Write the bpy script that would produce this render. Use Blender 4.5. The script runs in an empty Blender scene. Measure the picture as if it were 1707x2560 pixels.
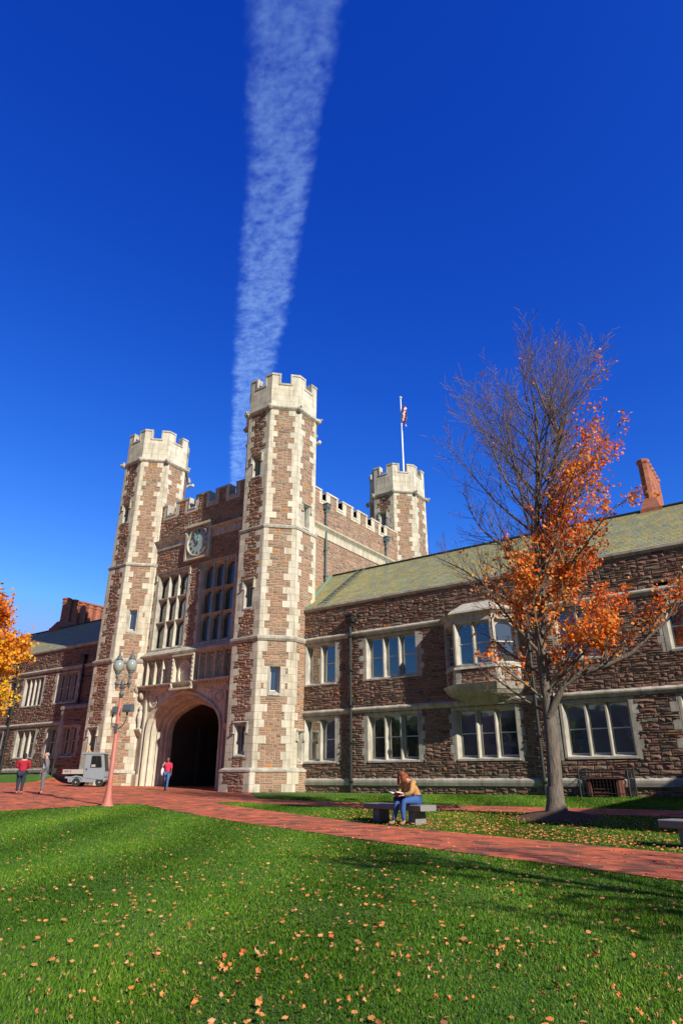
import bpy, bmesh, math, random
import numpy as np
from mathutils import Vector, Matrix
random.seed(7); rng = np.random.default_rng(7)
R = math.radians
scene = bpy.context.scene
COL = scene.collection

# ------------------------------------------------------------------ camera, sky, sun, exposure
PITCH, YAW = R(22.8), R(35.1)
CAMZ = 0.65
FWD = Vector((-math.sin(YAW)*math.cos(PITCH), math.cos(YAW)*math.cos(PITCH), math.sin(PITCH)))
cd = bpy.data.cameras.new('camera'); cam = bpy.data.objects.new('camera', cd); COL.objects.link(cam)
cam.location = (0, 0, CAMZ); cam.rotation_euler = FWD.to_track_quat('-Z', 'Y').to_euler()
cd.sensor_fit = 'VERTICAL'; cd.sensor_height = 36; cd.lens = 22.35; cd.clip_start = 0.05; cd.clip_end = 30000
scene.camera = cam

SUN_EL, SUN_K = R(31.5), 3.7
sh = Vector((SUN_K, -1, 0)).normalized()                  # horizontal direction towards the sun
tosun = Vector((sh.x*math.cos(SUN_EL), sh.y*math.cos(SUN_EL), math.sin(SUN_EL)))
sl = bpy.data.lights.new('sun', 'SUN'); so = bpy.data.objects.new('sun', sl); COL.objects.link(so)
sl.energy = 5.0; sl.angle = R(0.5); sl.color = (1.0, 0.93, 0.80)
so.rotation_euler = (-tosun).to_track_quat('-Z', 'Y').to_euler()

W = bpy.data.worlds.new('World'); scene.world = W; W.use_nodes = True
nt = W.node_tree; nt.nodes.clear()
o_ = nt.nodes.new('ShaderNodeOutputWorld'); bg = nt.nodes.new('ShaderNodeBackground')
sky = nt.nodes.new('ShaderNodeTexSky'); sky.sky_type = 'NISHITA'; sky.sun_disc = False
sky.sun_elevation = SUN_EL; sky.sun_rotation = math.atan2(sh.x, sh.y)
sky.air_density = 1.0; sky.dust_density = 0.3; sky.ozone_density = 3.0; sky.altitude = 300
sc_ = nt.nodes.new('ShaderNodeSeparateColor'); cc_ = nt.nodes.new('ShaderNodeCombineColor'); nt.links.new(sky.outputs[0], sc_.inputs[0])
for k_, (ref, gain, pw, cap) in enumerate(((1.84, .80, 2.5, 2.3), (3.22, 3.1, 1.62, 4.4), (5.52, 9.8, .88, 10.0))):   # polarised, deep blue sky
    a_ = nt.nodes.new('ShaderNodeMath'); a_.operation = 'DIVIDE'; a_.inputs[1].default_value = ref; nt.links.new(sc_.outputs[k_], a_.inputs[0])
    b_ = nt.nodes.new('ShaderNodeMath'); b_.operation = 'POWER'; b_.inputs[1].default_value = pw; nt.links.new(a_.outputs[0], b_.inputs[0])
    c_ = nt.nodes.new('ShaderNodeMath'); c_.operation = 'MULTIPLY'; c_.inputs[1].default_value = gain; nt.links.new(b_.outputs[0], c_.inputs[0])
    d_ = nt.nodes.new('ShaderNodeMath'); d_.operation = 'MINIMUM'; d_.inputs[1].default_value = cap; nt.links.new(c_.outputs[0], d_.inputs[0]); nt.links.new(d_.outputs[0], cc_.inputs[k_])
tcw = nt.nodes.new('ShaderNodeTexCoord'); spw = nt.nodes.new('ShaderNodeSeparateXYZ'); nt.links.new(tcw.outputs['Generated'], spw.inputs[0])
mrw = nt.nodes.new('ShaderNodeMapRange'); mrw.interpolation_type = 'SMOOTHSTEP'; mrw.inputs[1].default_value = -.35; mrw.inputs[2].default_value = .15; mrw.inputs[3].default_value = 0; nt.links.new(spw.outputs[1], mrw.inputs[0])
mcw = nt.nodes.new('ShaderNodeMix'); mcw.data_type = 'RGBA'; mcw.inputs[6].default_value = (.36, .40, .36, 1); mcw.inputs[7].default_value = (1, 1, 1, 1); nt.links.new(mrw.outputs[0], mcw.inputs[0])  # added dimming of the unseen sky behind the camera, lowers ambient fill
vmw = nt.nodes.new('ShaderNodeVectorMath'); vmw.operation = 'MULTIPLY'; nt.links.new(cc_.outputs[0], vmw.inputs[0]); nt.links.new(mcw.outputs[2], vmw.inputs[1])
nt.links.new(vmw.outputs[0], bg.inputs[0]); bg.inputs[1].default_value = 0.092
nt.links.new(bg.outputs[0], o_.inputs[0])
scene.view_settings.view_transform = 'Standard'; scene.view_settings.look = 'None'
scene.view_settings.exposure = 0.32; scene.view_settings.gamma = 1
scene.render.engine = 'CYCLES'
try:
    scene.cycles.max_bounces = 6; scene.cycles.transparent_max_bounces = 12
except Exception: pass

# ------------------------------------------------------------------ helpers
def ss(a, b, x):
    t = min(1, max(0, (x-a)/(b-a))); return t*t*(3-2*t)
def g(x, y):
    return (-.95*(30-min(y, 30))/30*ss(-34, -12, x) + .022*min(18, max(0, -26-x))*ss(12, 24, y)
            + .6*ss(26.3, 29.3, y)*ss(-43, -47, x))

def mat(name, color=(.5, .5, .5), rough=.8, metal=0.0, spec=None):
    m = bpy.data.materials.new(name); m.use_nodes = True
    b = m.node_tree.nodes['Principled BSDF']
    b.inputs['Base Color'].default_value = (*color, 1); b.inputs['Roughness'].default_value = rough
    b.inputs['Metallic'].default_value = metal
    if spec is not None: b.inputs['Specular IOR Level'].default_value = spec
    return m
def nd(m, t): return m.node_tree.nodes.new(t)
def lk(m, a, b): m.node_tree.links.new(a, b)
def ramp(m, stops, interp='LINEAR'):
    r = nd(m, 'ShaderNodeValToRGB'); cr = r.color_ramp; cr.interpolation = interp
    while len(cr.elements) < len(stops): cr.elements.new(.5)
    for e, (p, c) in zip(cr.elements, stops): e.position = p; e.color = (*c, 1)
    return r
def noise(m, scale, detail=4, co=None, rough=.55):
    n = nd(m, 'ShaderNodeTexNoise'); n.inputs['Scale'].default_value = scale; n.inputs['Detail'].default_value = detail
    n.inputs['Roughness'].default_value = rough
    if co is None:
        t = nd(m, 'ShaderNodeTexCoord'); co = t.outputs['Object']
    lk(m, co, n.inputs['Vector']); return n
def mixc(m, fac, a, b, mode='MIX'):
    x = nd(m, 'ShaderNodeMix'); x.data_type = 'RGBA'; x.blend_type = mode
    if isinstance(fac, (int, float)): x.inputs[0].default_value = fac
    else: lk(m, fac, x.inputs[0])
    for v, i in ((a, 6), (b, 7)):
        if isinstance(v, tuple): x.inputs[i].default_value = (*v, 1)
        else: lk(m, v, x.inputs[i])
    return x.outputs[2]
def bump(m, h, strength=.5, dist=.02):
    b = nd(m, 'ShaderNodeBump'); b.inputs['Strength'].default_value = strength; b.inputs['Distance'].default_value = dist
    lk(m, h, b.inputs['Height']); lk(m, b.outputs[0], m.node_tree.nodes['Principled BSDF'].inputs['Normal'])
def setc(m, out): lk(m, out, m.node_tree.nodes['Principled BSDF'].inputs['Base Color'])
def rndmat(name, stops, rough=.85, nscale=14, namt=.5, bstr=.5, bdist=.02, interp='CONSTANT'):
    """colour picked per stone / slate / leaf by the face attribute rnd, varied by noise"""
    m = mat(name, rough=rough)
    a = nd(m, 'ShaderNodeAttribute'); a.attribute_name = 'rnd'
    r = ramp(m, stops, interp); lk(m, a.outputs['Fac'], r.inputs[0])
    if namt > 0:
        n = noise(m, nscale, 5); rr = ramp(m, [(.25, (1-namt,)*3), (.75, (1+namt*.5,)*3)])
        lk(m, n.outputs[0], rr.inputs[0]); setc(m, mixc(m, 1.0, r.outputs[0], rr.outputs[0], 'MULTIPLY'))
        bump(m, n.outputs[0], bstr, bdist)
    else: setc(m, r.outputs[0])
    return m

STONE = rndmat('rubble_stone', [(0, (.37, .205, .14)), (.2, (.31, .19, .135)), (.38, (.41, .245, .17)), (.54, (.27, .165, .125)),
               (.66, (.37, .245, .175)), (.78, (.45, .275, .195)), (.87, (.21, .145, .115)), (.93, (.33, .27, .195)), (.98, (.50, .20, .06))],
               .9, 16, .35, .8, .03)
LIME = rndmat('limestone', [(0, (.63, .575, .455)), (.25, (.68, .625, .50)), (.45, (.58, .53, .42)), (.65, (.65, .59, .475)), (.8, (.60, .535, .40)), (.93, (.52, .46, .355))], .85, 1.6, .20, .3, .012)
WHITE = rndmat('weathered_limestone', [(0, (.50, .465, .39)), (.5, (.56, .52, .44)), (.85, (.44, .41, .34))], .85, 2.2, .35, .3, .01)
MORT = mat('mortar', (.30, .225, .14), .95)
n = noise(MORT, 25); setc(MORT, mixc(MORT, n.outputs[0], (.32, .24, .15), (.45, .35, .23)))
PASSAGE_SHADE = mat('passage_shade_stone', (.05, .045, .04), .95); n = noise(PASSAGE_SHADE, 3); setc(PASSAGE_SHADE, mixc(PASSAGE_SHADE, n.outputs[0], (.02, .018, .016), (.07, .06, .05)))  # near-black stone: deep shade of the gate passage painted into the colour
SLATE = rndmat('roof_slate', [(0, (.37, .37, .19)), (.2, (.44, .40, .165)), (.38, (.31, .355, .22)), (.55, (.50, .42, .16)),
               (.7, (.35, .375, .235)), (.85, (.42, .35, .17)), (.95, (.29, .30, .20))], .6, .8, .18, .2, .01)
COPPER = mat('green_copper', (.13, .24, .20), .7)
IRON = mat('black_iron', (.02, .024, .024), .5)
LEADPIPE = mat('aged_lead', (.10, .14, .14), .5)
SASH = mat('white_painted_wood', (.62, .62, .58), .5)
DARK = mat('dark_interior', (.008, .009, .009), 1)
def glass(name, refl, base, rough=.04, lattice=False):
    m = bpy.data.materials.new(name); m.use_nodes = True
    t = m.node_tree; b = t.nodes['Principled BSDF']; b.inputs['Base Color'].default_value = (*base, 1); b.inputs['Roughness'].default_value = .6
    gl = nd(m, 'ShaderNodeBsdfGlossy'); gl.inputs['Roughness'].default_value = rough
    ms = nd(m, 'ShaderNodeMixShader'); ms.inputs[0].default_value = refl
    lk(m, b.outputs[0], ms.inputs[1]); lk(m, gl.outputs[0], ms.inputs[2]); lk(m, ms.outputs[0], t.nodes['Material Output'].inputs[0])
    n = noise(m, .9, 2); bp = nd(m, 'ShaderNodeBump'); bp.inputs['Strength'].default_value = .12; bp.inputs['Distance'].default_value = .05
    lk(m, n.outputs[0], bp.inputs['Height']); lk(m, bp.outputs[0], gl.inputs['Normal'])
    if lattice:
        uv = nd(m, 'ShaderNodeUVMap'); uv.uv_map = 'uv'
        br = nd(m, 'ShaderNodeTexBrick'); br.offset = 0; br.inputs['Scale'].default_value = 1; br.inputs['Brick Width'].default_value = .13
        br.inputs['Row Height'].default_value = .16; br.inputs['Mortar Size'].default_value = .012
        lk(m, uv.outputs[0], br.inputs['Vector'])
        mm = nd(m, 'ShaderNodeMath'); mm.operation = 'MULTIPLY_ADD'; lk(m, br.outputs['Fac'], mm.inputs[0]); mm.inputs[1].default_value = -refl*.8; mm.inputs[2].default_value = refl
        lk(m, mm.outputs[0], ms.inputs[0])
    return m
GLASS = glass('window_glass', .42, (.008, .012, .010))
LEADED = glass('leaded_glass', .40, (.02, .03, .04), .08, True)

for m_ in (LIME, WHITE):
    b_ = m_.node_tree.nodes['Principled BSDF']; src_ = b_.inputs['Base Color'].links[0].from_socket
    tc_ = nd(m_, 'ShaderNodeTexCoord'); mp_ = nd(m_, 'ShaderNodeMapping'); mp_.inputs['Scale'].default_value = (3.5, 3.5, .45); lk(m_, tc_.outputs['Object'], mp_.inputs[0])
    n_ = noise(m_, 1.3, 5, mp_.outputs[0], .65); r_ = ramp(m_, [(.34, (.70, .69, .66)), (.55, (1.0, 1.0, 1.0)), (.75, (1.06, 1.05, 1.03))]); lk(m_, n_.outputs[0], r_.inputs[0]); setc(m_, mixc(m_, 1, src_, r_.outputs[0], 'MULTIPLY'))
class MB:
    def __init__(s): s.v = []; s.f = []; s.m = []; s.r = []; s.mats = []; s.smooth = False
    def mi(s, m):
        if m not in s.mats: s.mats.append(m)
        return s.mats.index(m)
    def face(s, pts, m, r=None):
        i = len(s.v); s.v.extend(pts); s.f.append(tuple(range(i, i+len(pts)))); s.m.append(s.mi(m)); s.r.append(random.random() if r is None else r)
    def mesh(s, pts, faces, m, r=None):
        i = len(s.v); s.v.extend(pts); k = s.mi(m); rr = random.random() if r is None else r
        for f in faces: s.f.append(tuple(i+j for j in f)); s.m.append(k); s.r.append(rr)
    def build(s, name, parent=None, smooth=False, uvs=None):
        me = bpy.data.meshes.new(name); me.from_pydata([tuple(p) for p in s.v], [], s.f)
        for m in s.mats: me.materials.append(m)
        me.polygons.foreach_set('material_index', s.m)
        a = me.attributes.new('rnd', 'FLOAT', 'FACE'); a.data.foreach_set('value', s.r)
        if smooth: me.polygons.foreach_set('use_smooth', [True]*len(s.f))
        if uvs is not None:
            l = me.uv_layers.new(name='uv'); co = []
            for p in me.polygons:
                for vi in p.vertices: co.extend(uvs[vi])
            l.data.foreach_set('uv', co)
        me.update()
        o = bpy.data.objects.new(name, me); COL.objects.link(o)
        if parent: o.parent = parent
        return o
def tag(o, label=None, cat=None, group=None, kind=None):
    if label: o['label'] = label
    if cat: o['category'] = cat
    if group: o['group'] = group
    if kind: o['kind'] = kind
    return o
def thing(name, label, cat, loc=(0, 0, 0), rz=0, group=None):
    o = bpy.data.objects.new(name, None); COL.objects.link(o); o.location = loc; o.rotation_euler = (0, 0, rz)
    o.empty_display_size = .3
    return tag(o, label, cat, group)
def setparent(o, p):           # geometry is in world coordinates, things sit at their base
    o.parent = p; o.matrix_parent_inverse = Matrix.Translation(-Vector(p.location)) if p.type == 'EMPTY' and not p.parent else Matrix.Identity(4)
    return o
def wbuild(mb, name, parent, **k):
    o = mb.build(name, **k)
    return setparent(o, parent)

class Fr:                       # wall frame: origin, direction along the wall, outward normal
    def __init__(s, o, u, n): s.o = Vector(o); s.u = Vector(u).normalized(); s.n = Vector(n).normalized(); s.flip = s.u.cross(Vector((0, 0, 1))).dot(s.n) < 0
    def p(s, u, z, d=0): return (s.o.x+s.u.x*u+s.n.x*d, s.o.y+s.u.y*u+s.n.y*d, z)
def quad(mb, fr, u0, u1, z0, z1, d, m, r=None):
    p = [fr.p(u0, z0, d), fr.p(u1, z0, d), fr.p(u1, z1, d), fr.p(u0, z1, d)]
    if fr.flip: p.reverse()
    mb.face(p, m, r)
BOXF = [(0, 1, 2, 3), (7, 6, 5, 4), (0, 4, 5, 1), (1, 5, 6, 2), (2, 6, 7, 3), (3, 7, 4, 0)]
def fbox(mb, fr, u0, u1, z0, z1, d0, d1, m, r=None):
    pts = [fr.p(u0, z0, d1), fr.p(u1, z0, d1), fr.p(u1, z1, d1), fr.p(u0, z1, d1), fr.p(u0, z0, d0), fr.p(u1, z0, d0), fr.p(u1, z1, d0), fr.p(u0, z1, d0)]
    F = BOXF if not fr.flip else [tuple(reversed(f)) for f in BOXF]
    mb.mesh(pts, F, m, r)
def fprof(mb, fr, u0, u1, prof, m, r=None, m0=0, m1=0):
    """extrude a (d,z) profile along the wall; m0,m1 widen the ends by d*m (mitres)"""
    k = len(prof); a = [fr.p(u0-d*m0, z, d) for d, z in prof]; b = [fr.p(u1+d*m1, z, d) for d, z in prof]
    F = [(i, i+k, (i+1) % k+k, (i+1) % k) for i in range(k)]+[tuple(range(k)), tuple(range(2*k-1, k-1, -1))]
    mb.mesh(a+b, F, m, r)
def uprof(mb, fr, z0, z1, prof, m, r=None):
    """extrude a (u,d) profile vertically"""
    k = len(prof); a = [fr.p(u, z0, d) for u, d in prof]; b = [fr.p(u, z1, d) for u, d in prof]
    F = [(i, (i+1) % k, (i+1) % k+k, i+k) for i in range(k)]+[tuple(range(k-1, -1, -1)), tuple(range(k, 2*k))]
    mb.mesh(a+b, F, m, r)
def abox(mb, x0, x1, y0, y1, z0, z1, m, r=None):
    fbox(mb, Fr((0, 0, 0), (1, 0, 0), (0, -1, 0)), x0, x1, z0, z1, -y1, -y0, m, r)
def poly_prism(mb, pts0, z0, pts1, z1, m, r=None, cap=True):
    k = len(pts0); a = [(x, y, z0) for x, y in pts0]; b = [(x, y, z1) for x, y in pts1]
    F = [(i, (i+1) % k, (i+1) % k+k, i+k) for i in range(k)]
    if cap: F += [tuple(range(k-1, -1, -1)), tuple(range(k, 2*k))]
    mb.mesh(a+b, F, m, r)
def tube(mb, pts, rads, m, n=6, r=None, cap=True):
    pts = [Vector(p) for p in pts]; rings = []; V = []
    prev = None
    for i, p in enumerate(pts):
        d = (pts[min(i+1, len(pts)-1)]-pts[max(i-1, 0)])
        d = d.normalized() if d.length > 1e-9 else Vector((0, 0, 1))
        if prev is None:
            a = d.orthogonal().normalized()
        else:
            a = (prev-d*prev.dot(d)); a = a.normalized() if a.length > 1e-6 else d.orthogonal().normalized()
        prev = a; b = d.cross(a)
        for k in range(n):
            t = 2*math.pi*k/n; V.append(tuple(p+(a*math.cos(t)+b*math.sin(t))*rads[i]))
    F = []
    for i in range(len(pts)-1):
        for k in range(n): F.append((i*n+k, i*n+(k+1) % n, (i+1)*n+(k+1) % n, (i+1)*n+k))
    if cap: F += [tuple(range(n-1, -1, -1)), tuple(range((len(pts)-1)*n, len(pts)*n))]
    mb.mesh(V, F, m, r)
def lathe(mb, c, prof, m, n=16, r=None):
    V = []; k = len(prof)
    for rad, z in prof:
        for i in range(n):
            t = 2*math.pi*i/n; V.append((c[0]+rad*math.cos(t), c[1]+rad*math.sin(t), c[2]+z))
    F = [(j*n+i, j*n+(i+1) % n, (j+1)*n+(i+1) % n, (j+1)*n+i) for j in range(k-1) for i in range(n)]
    F += [tuple(range(n-1, -1, -1)), tuple(range((k-1)*n, k*n))]
    mb.mesh(V, F, m, r)
def ellipsoid(mb, c, rad, m, n=10, k=7, rot=None, r=None):
    V = [];
    for j in range(k+1):
        ph = math.pi*j/k
        for i in range(n):
            t = 2*math.pi*i/n; p = Vector((rad[0]*math.sin(ph)*math.cos(t), rad[1]*math.sin(ph)*math.sin(t), -rad[2]*math.cos(ph)))
            if rot: p = rot @ p
            V.append((c[0]+p.x, c[1]+p.y, c[2]+p.z))
    F = [(j*n+i, j*n+(i+1) % n, (j+1)*n+(i+1) % n, (j+1)*n+i) for j in range(k) for i in range(n)]
    mb.mesh(V, F, m, r)

# ------------------------------------------------------------------ masonry
def blocks_lime(mb, fr, u0, u1, z0, z1, m=None, d=.03, r=None):
    e = .006; pts = [fr.p(u0, z0, -.02), fr.p(u1, z0, -.02), fr.p(u1, z1, -.02), fr.p(u0, z1, -.02),
                     fr.p(u0+e, z0+e, d), fr.p(u1-e, z0+e, d), fr.p(u1-e, z1-e, d), fr.p(u0+e, z1-e, d)]
    F = [(4, 5, 6, 7), (0, 1, 5, 4), (1, 2, 6, 5), (2, 3, 7, 6), (3, 0, 4, 7)]
    if fr.flip: F = [tuple(reversed(f)) for f in F]
    mb.mesh(pts, F, m or LIME, r)
STONEW = rndmat('dark_rubble_stone', [(0, (.25, .135, .10)), (.2, (.20, .125, .09)), (.38, (.28, .16, .115)), (.54, (.155, .10, .078)),
               (.66, (.24, .165, .115)), (.78, (.31, .175, .125)), (.87, (.11, .08, .066)), (.93, (.22, .18, .13)), (.985, (.36, .16, .06))], .9, 16, .35, .8, .03)  # darker set of rubble colours, used on the wings
CURST = [STONE]
def stone(mb, fr, u0, u1, z0, z1, rough=1.0):
    j = .015; u0 += j; u1 -= j; z0 += j; z1 -= j
    w, h = u1-u0, z1-z0; i = min(.022, w*.15, h*.2)
    R_ = random.random
    dd = [(.010+.030*R_())*rough for _ in range(6)]
    um = u0+w*(.3+.4*R_())
    P = [fr.p(u0, z0, -.01), fr.p(u1, z0, -.01), fr.p(u1, z1, -.01), fr.p(u0, z1, -.01),
         fr.p(u0+i*(.4+R_()), z0+i*(.4+R_()), dd[0]), fr.p(um, z0+i*(.4+R_()), dd[1]), fr.p(u1-i*(.4+R_()), z0+i*(.4+R_()), dd[2]),
         fr.p(u1-i*(.4+R_()), z1-i*(.4+R_()), dd[3]), fr.p(um+w*(R_()-.5)*.3, z1-i*(.4+R_()), dd[4]), fr.p(u0+i*(.4+R_()), z1-i*(.4+R_()), dd[5]),
         fr.p(u0+w*(.35+.3*R_()), z0+h*(.4+.25*R_()), (.016+.038*R_())*rough)]
    F = [(4, 5, 10), (5, 6, 10), (6, 7, 10), (7, 8, 10), (8, 9, 10), (9, 4, 10), (0, 1, 6, 5, 4), (1, 2, 7, 6), (2, 3, 9, 8, 7), (3, 0, 4, 9)]
    if fr.flip: F = [tuple(reversed(f)) for f in F]
    mb.mesh(P, F, CURST[0])
def masonry(mb, fr, u0, u1, z0, z1, holes=(), limes=(), cu=.14, cz=.105, rough=1.0, test=None, lm=None):
    nx = max(1, round((u1-u0)/cu)); nz = max(1, round((z1-z0)/cz)); cu = (u1-u0)/nx; cz = (z1-z0)/nz
    occ = np.zeros((nx, nz), np.int8)
    U = u0+(np.arange(nx)+.5)*cu; Z = z0+(np.arange(nz)+.5)*cz
    for (a, b, c, d) in holes:
        occ[np.ix_((U > a) & (U < b), (Z > c) & (Z < d))] = 2
    if test is not None:
        for i in range(nx):
            for k in range(nz):
                if not test(U[i], Z[k]): occ[i, k] = 2
    for (a, b, c, d) in limes:
        i0, i1 = round((a-u0)/cu), round((b-u0)/cu); k0, k1 = round((c-z0)/cz), round((d-z0)/cz)
        i0, k0 = max(0, i0), max(0, k0); i1, k1 = min(nx, i1), min(nz, k1)
        if i1 <= i0 or k1 <= k0: continue
        sub = occ[i0:i1, k0:k1]
        if (sub == 2).all(): continue
        ii = i0
        # split around a hole
        if (sub != 0).any():
            i = i0
            while i < i1:
                if (occ[i, k0:k1] == 0).all():
                    j_ = i
                    while j_ < i1 and (occ[j_, k0:k1] == 0).all(): j_ += 1
                    blocks_lime(mb, fr, u0+i*cu, u0+j_*cu, z0+k0*cz, z0+k1*cz, lm); occ[i:j_, k0:k1] = 1; i = j_
                else:
                    k = k0
                    while k < k1:
                        if occ[i, k] != 0: k += 1; continue
                        k2 = k
                        while k2 < k1 and occ[i, k2] == 0: k2 += 1
                        j_ = i+1
                        while j_ < i1 and (occ[j_, k:k2] == 0).all() and not (occ[j_, k0:k1] == 0).all(): j_ += 1
                        blocks_lime(mb, fr, u0+i*cu, u0+j_*cu, z0+k*cz, z0+k2*cz, lm); occ[i:j_, k:k2] = 1; k = k2
                    i += 1
            continue
        blocks_lime(mb, fr, u0+i0*cu, u0+i1*cu, z0+k0*cz, z0+k1*cz, lm); occ[i0:i1, k0:k1] = 1
    # mortar backing in vertical runs
    for i in range(nx):
        k = 0
        while k < nz:
            if occ[i, k] == 2: k += 1; continue
            k2 = k
            while k2 < nz and occ[i, k2] != 2: k2 += 1
            quad(mb, fr, u0+i*cu, u0+(i+1)*cu, z0+k*cz, z0+k2*cz, 0, MORT); k = k2
    for k in range(nz):
        i = 0
        while i < nx:
            if occ[i, k]: i += 1; continue
            w = random.choice((2, 2, 2, 3, 3, 3, 4, 5)); h = random.choice((1, 1, 1, 2, 2, 2))
            w2 = 1
            while w2 < w and i+w2 < nx and not occ[i+w2, k]: w2 += 1
            if i+w2 < nx and not occ[i+w2, k] and (i+w2+1 >= nx or occ[i+w2+1, k]): w2 += 1
            h2 = 1
            while h2 < h and k+h2 < nz and not occ[i:i+w2, k+h2].any(): h2 += 1
            occ[i:i+w2, k:k+h2] = 1
            stone(mb, fr, u0+i*cu, u0+(i+w2)*cu, z0+k*cz, z0+(k+h2)*cz, rough); i += w2
def quoins(u0, u1, z0, z1, left=True, right=True, a=.5, b=.3, h=.42, seed=0):
    L = []; rr = random.Random(seed+int(z0*10)); z = z0; k = rr.randint(0, 1)
    while z < z1-.05:
        zz = min(z1, z+h)
        if z1-zz < h*.4: zz = z1
        w = (a if k % 2 else b)+rr.choice((-.1, 0, 0, .1))*.9; w2 = (a if k % 2 else b)+rr.choice((-.1, 0, .1))*.9
        if left: L.append((u0, u0+w, z, zz))
        if right: L.append((u1-w2, u1, z, zz))
        z = zz; k += 1
    return L
def surround(u0, u1, z0, z1, a=.3, b=.14, h=.36, sill=True):
    L = []; z = z0; k = 0
    while z < z1-.02:
        zz = min(z1, z+h); w = a if k % 2 else b
        L += [(u0-w, u0+.14, z, zz), (u1-.14, u1+w, z, zz)]; z = zz; k += 1
    return L

def window(parent, fr, u0, u1, z0, z1, nl=3, rows=1, depth=.34, t=.12, arched=False, hood=False, leaded=False, top=True, rail=True, sill=.2, label=None, world=True, proud=.035, blind=None):
    """stone surround with mullions (part), sashes and panes (sub-parts)"""
    mb = MB(); m = WHITE
    uL, uR = u0+t, u1-t
    for s, ua in ((1, u0), (-1, u1)):
        uprof(mb, fr, z0, z1, [(ua, proud), (ua+s*t, proud), (ua+s*(t+.09), -.14), (ua+s*(t+.09), -depth-.05), (ua, -depth-.05)], m)
    zt = z1-(.12 if top else .02)
    fprof(mb, fr, u0+t*.9, u1-t*.9, [(proud-.004, z1-.002), (proud-.004, zt), (-.14, zt-.05), (-depth-.04, zt-.05), (-depth-.04, z1-.002)], m)
    fprof(mb, fr, u0+t*.9, u1-t*.9, [(proud+.03, z0+.004), (proud+.03, z0+.09), (-depth*.75, z0+sill), (-depth-.04, z0+sill), (-depth-.04, z0+.004)], m)
    a0, a1 = u0+t+.09, u1-t-.09; zb, ztt = z0+sill, zt-.05
    lw = (a1-a0)/nl; mw = .13
    mulls = [a0+lw*i for i in range(1, nl)]
    for c in mulls:
        uprof(mb, fr, z0+.1, ztt+.03, [(c-.035, -.03), (c+.035, -.03), (c+mw/2, -.14), (c+mw/2, -depth), (c-mw/2, -depth), (c-mw/2, -.14)], m)
    rh = (ztt-zb)/rows
    for k in range(1, rows):
        zc = zb+rh*k
        fprof(mb, fr, a0-.02, a1+.02, [(-.045, zc-.03), (-.045, zc+.03), (-.14, zc+.06), (-depth, zc+.06), (-depth, zc-.06), (-.14, zc-.06)], m)
    sm, pm = MB(), MB(); uv = []
    for k in range(rows):
        za, zc = zb+rh*k+(.06 if k else 0), zb+rh*(k+1)-(.06 if k < rows-1 else 0)
        for i in range(nl):
            ua = a0+lw*i+(mw/2 if i else 0); ub = a0+lw*(i+1)-(mw/2 if i < nl-1 else 0)
            if arched:
                w = (ub-ua)/2; c = (ua+ub)/2; hh = min(w*.85, (zc-za)*.3); N = 6
                arc = [(c+w*math.cos(math.pi*j/(2*N)), zc-hh-.015+hh*math.sin(math.pi*j/(2*N))) for j in range(N+1)]
                for sgn in (1, -1):
                    for (p, q) in zip(arc, arc[1:]):
                        pu, qu = c+sgn*(p[0]-c), c+sgn*(q[0]-c)
                        pts = [fr.p(pu, p[1], -.16), fr.p(pu, zc, -.16), fr.p(qu, zc, -.16), fr.p(qu, q[1], -.16)]
                        mb.face(pts, m, .5)
                        mb.face([fr.p(pu, p[1], -.16), fr.p(qu, q[1], -.16), fr.p(qu, q[1], -depth), fr.p(pu, p[1], -depth)], m, .5)
            fw = .045; d0, d1 = -depth, -depth+.05
            if not leaded:
                fbox(sm, fr, ua, ua+fw, za, zc, d0, d1, SASH); fbox(sm, fr, ub-fw, ub, za, zc, d0, d1, SASH)
                fbox(sm, fr, ua+fw, ub-fw, za, za+fw*1.4, d0, d1, SASH); fbox(sm, fr, ua+fw, ub-fw, zc-fw, zc, d0, d1, SASH)
                if rail: fbox(sm, fr, ua+fw, ub-fw, (za+zc)/2-.02, (za+zc)/2+.025, d0, d1+.01, SASH)
            else:
                fbox(sm, fr, ua, ua+.025, za, zc, d0, d1, IRON); fbox(sm, fr, ub-.025, ub, za, zc, d0, d1, IRON)
            quad(pm, fr, ua, ub, za, zc, -depth+.022, LEADED if leaded else GLASS)
            c4 = [(ua, za), (ub, za), (ub, zc), (ua, zc)]
            if fr.flip: c4.reverse()
            uv += c4
    if hood:
        hp = [(0, z1+.0), (.12, z1+.04), (.14, z1+.1), (0, z1+.17)]
        fprof(mb, fr, u0-.1, u1+.1, hp, m)
        for ua in (u0-.1, u1+.0):
            fbox(mb, fr, ua, ua+.1, z1-.42, z1+.0, 0, .11, m)
            fbox(mb, fr, ua-.03, ua+.13, z1-.5, z1-.42, 0, .15, m)
    o = wbuild(mb, 'window', parent)
    for b, nme, u_ in ((sm, 'sash', None), (pm, 'pane', uv)):
        c = b.build(nme, uvs=u_); c.parent = o
    if label: o['label'] = label
    return o

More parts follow.
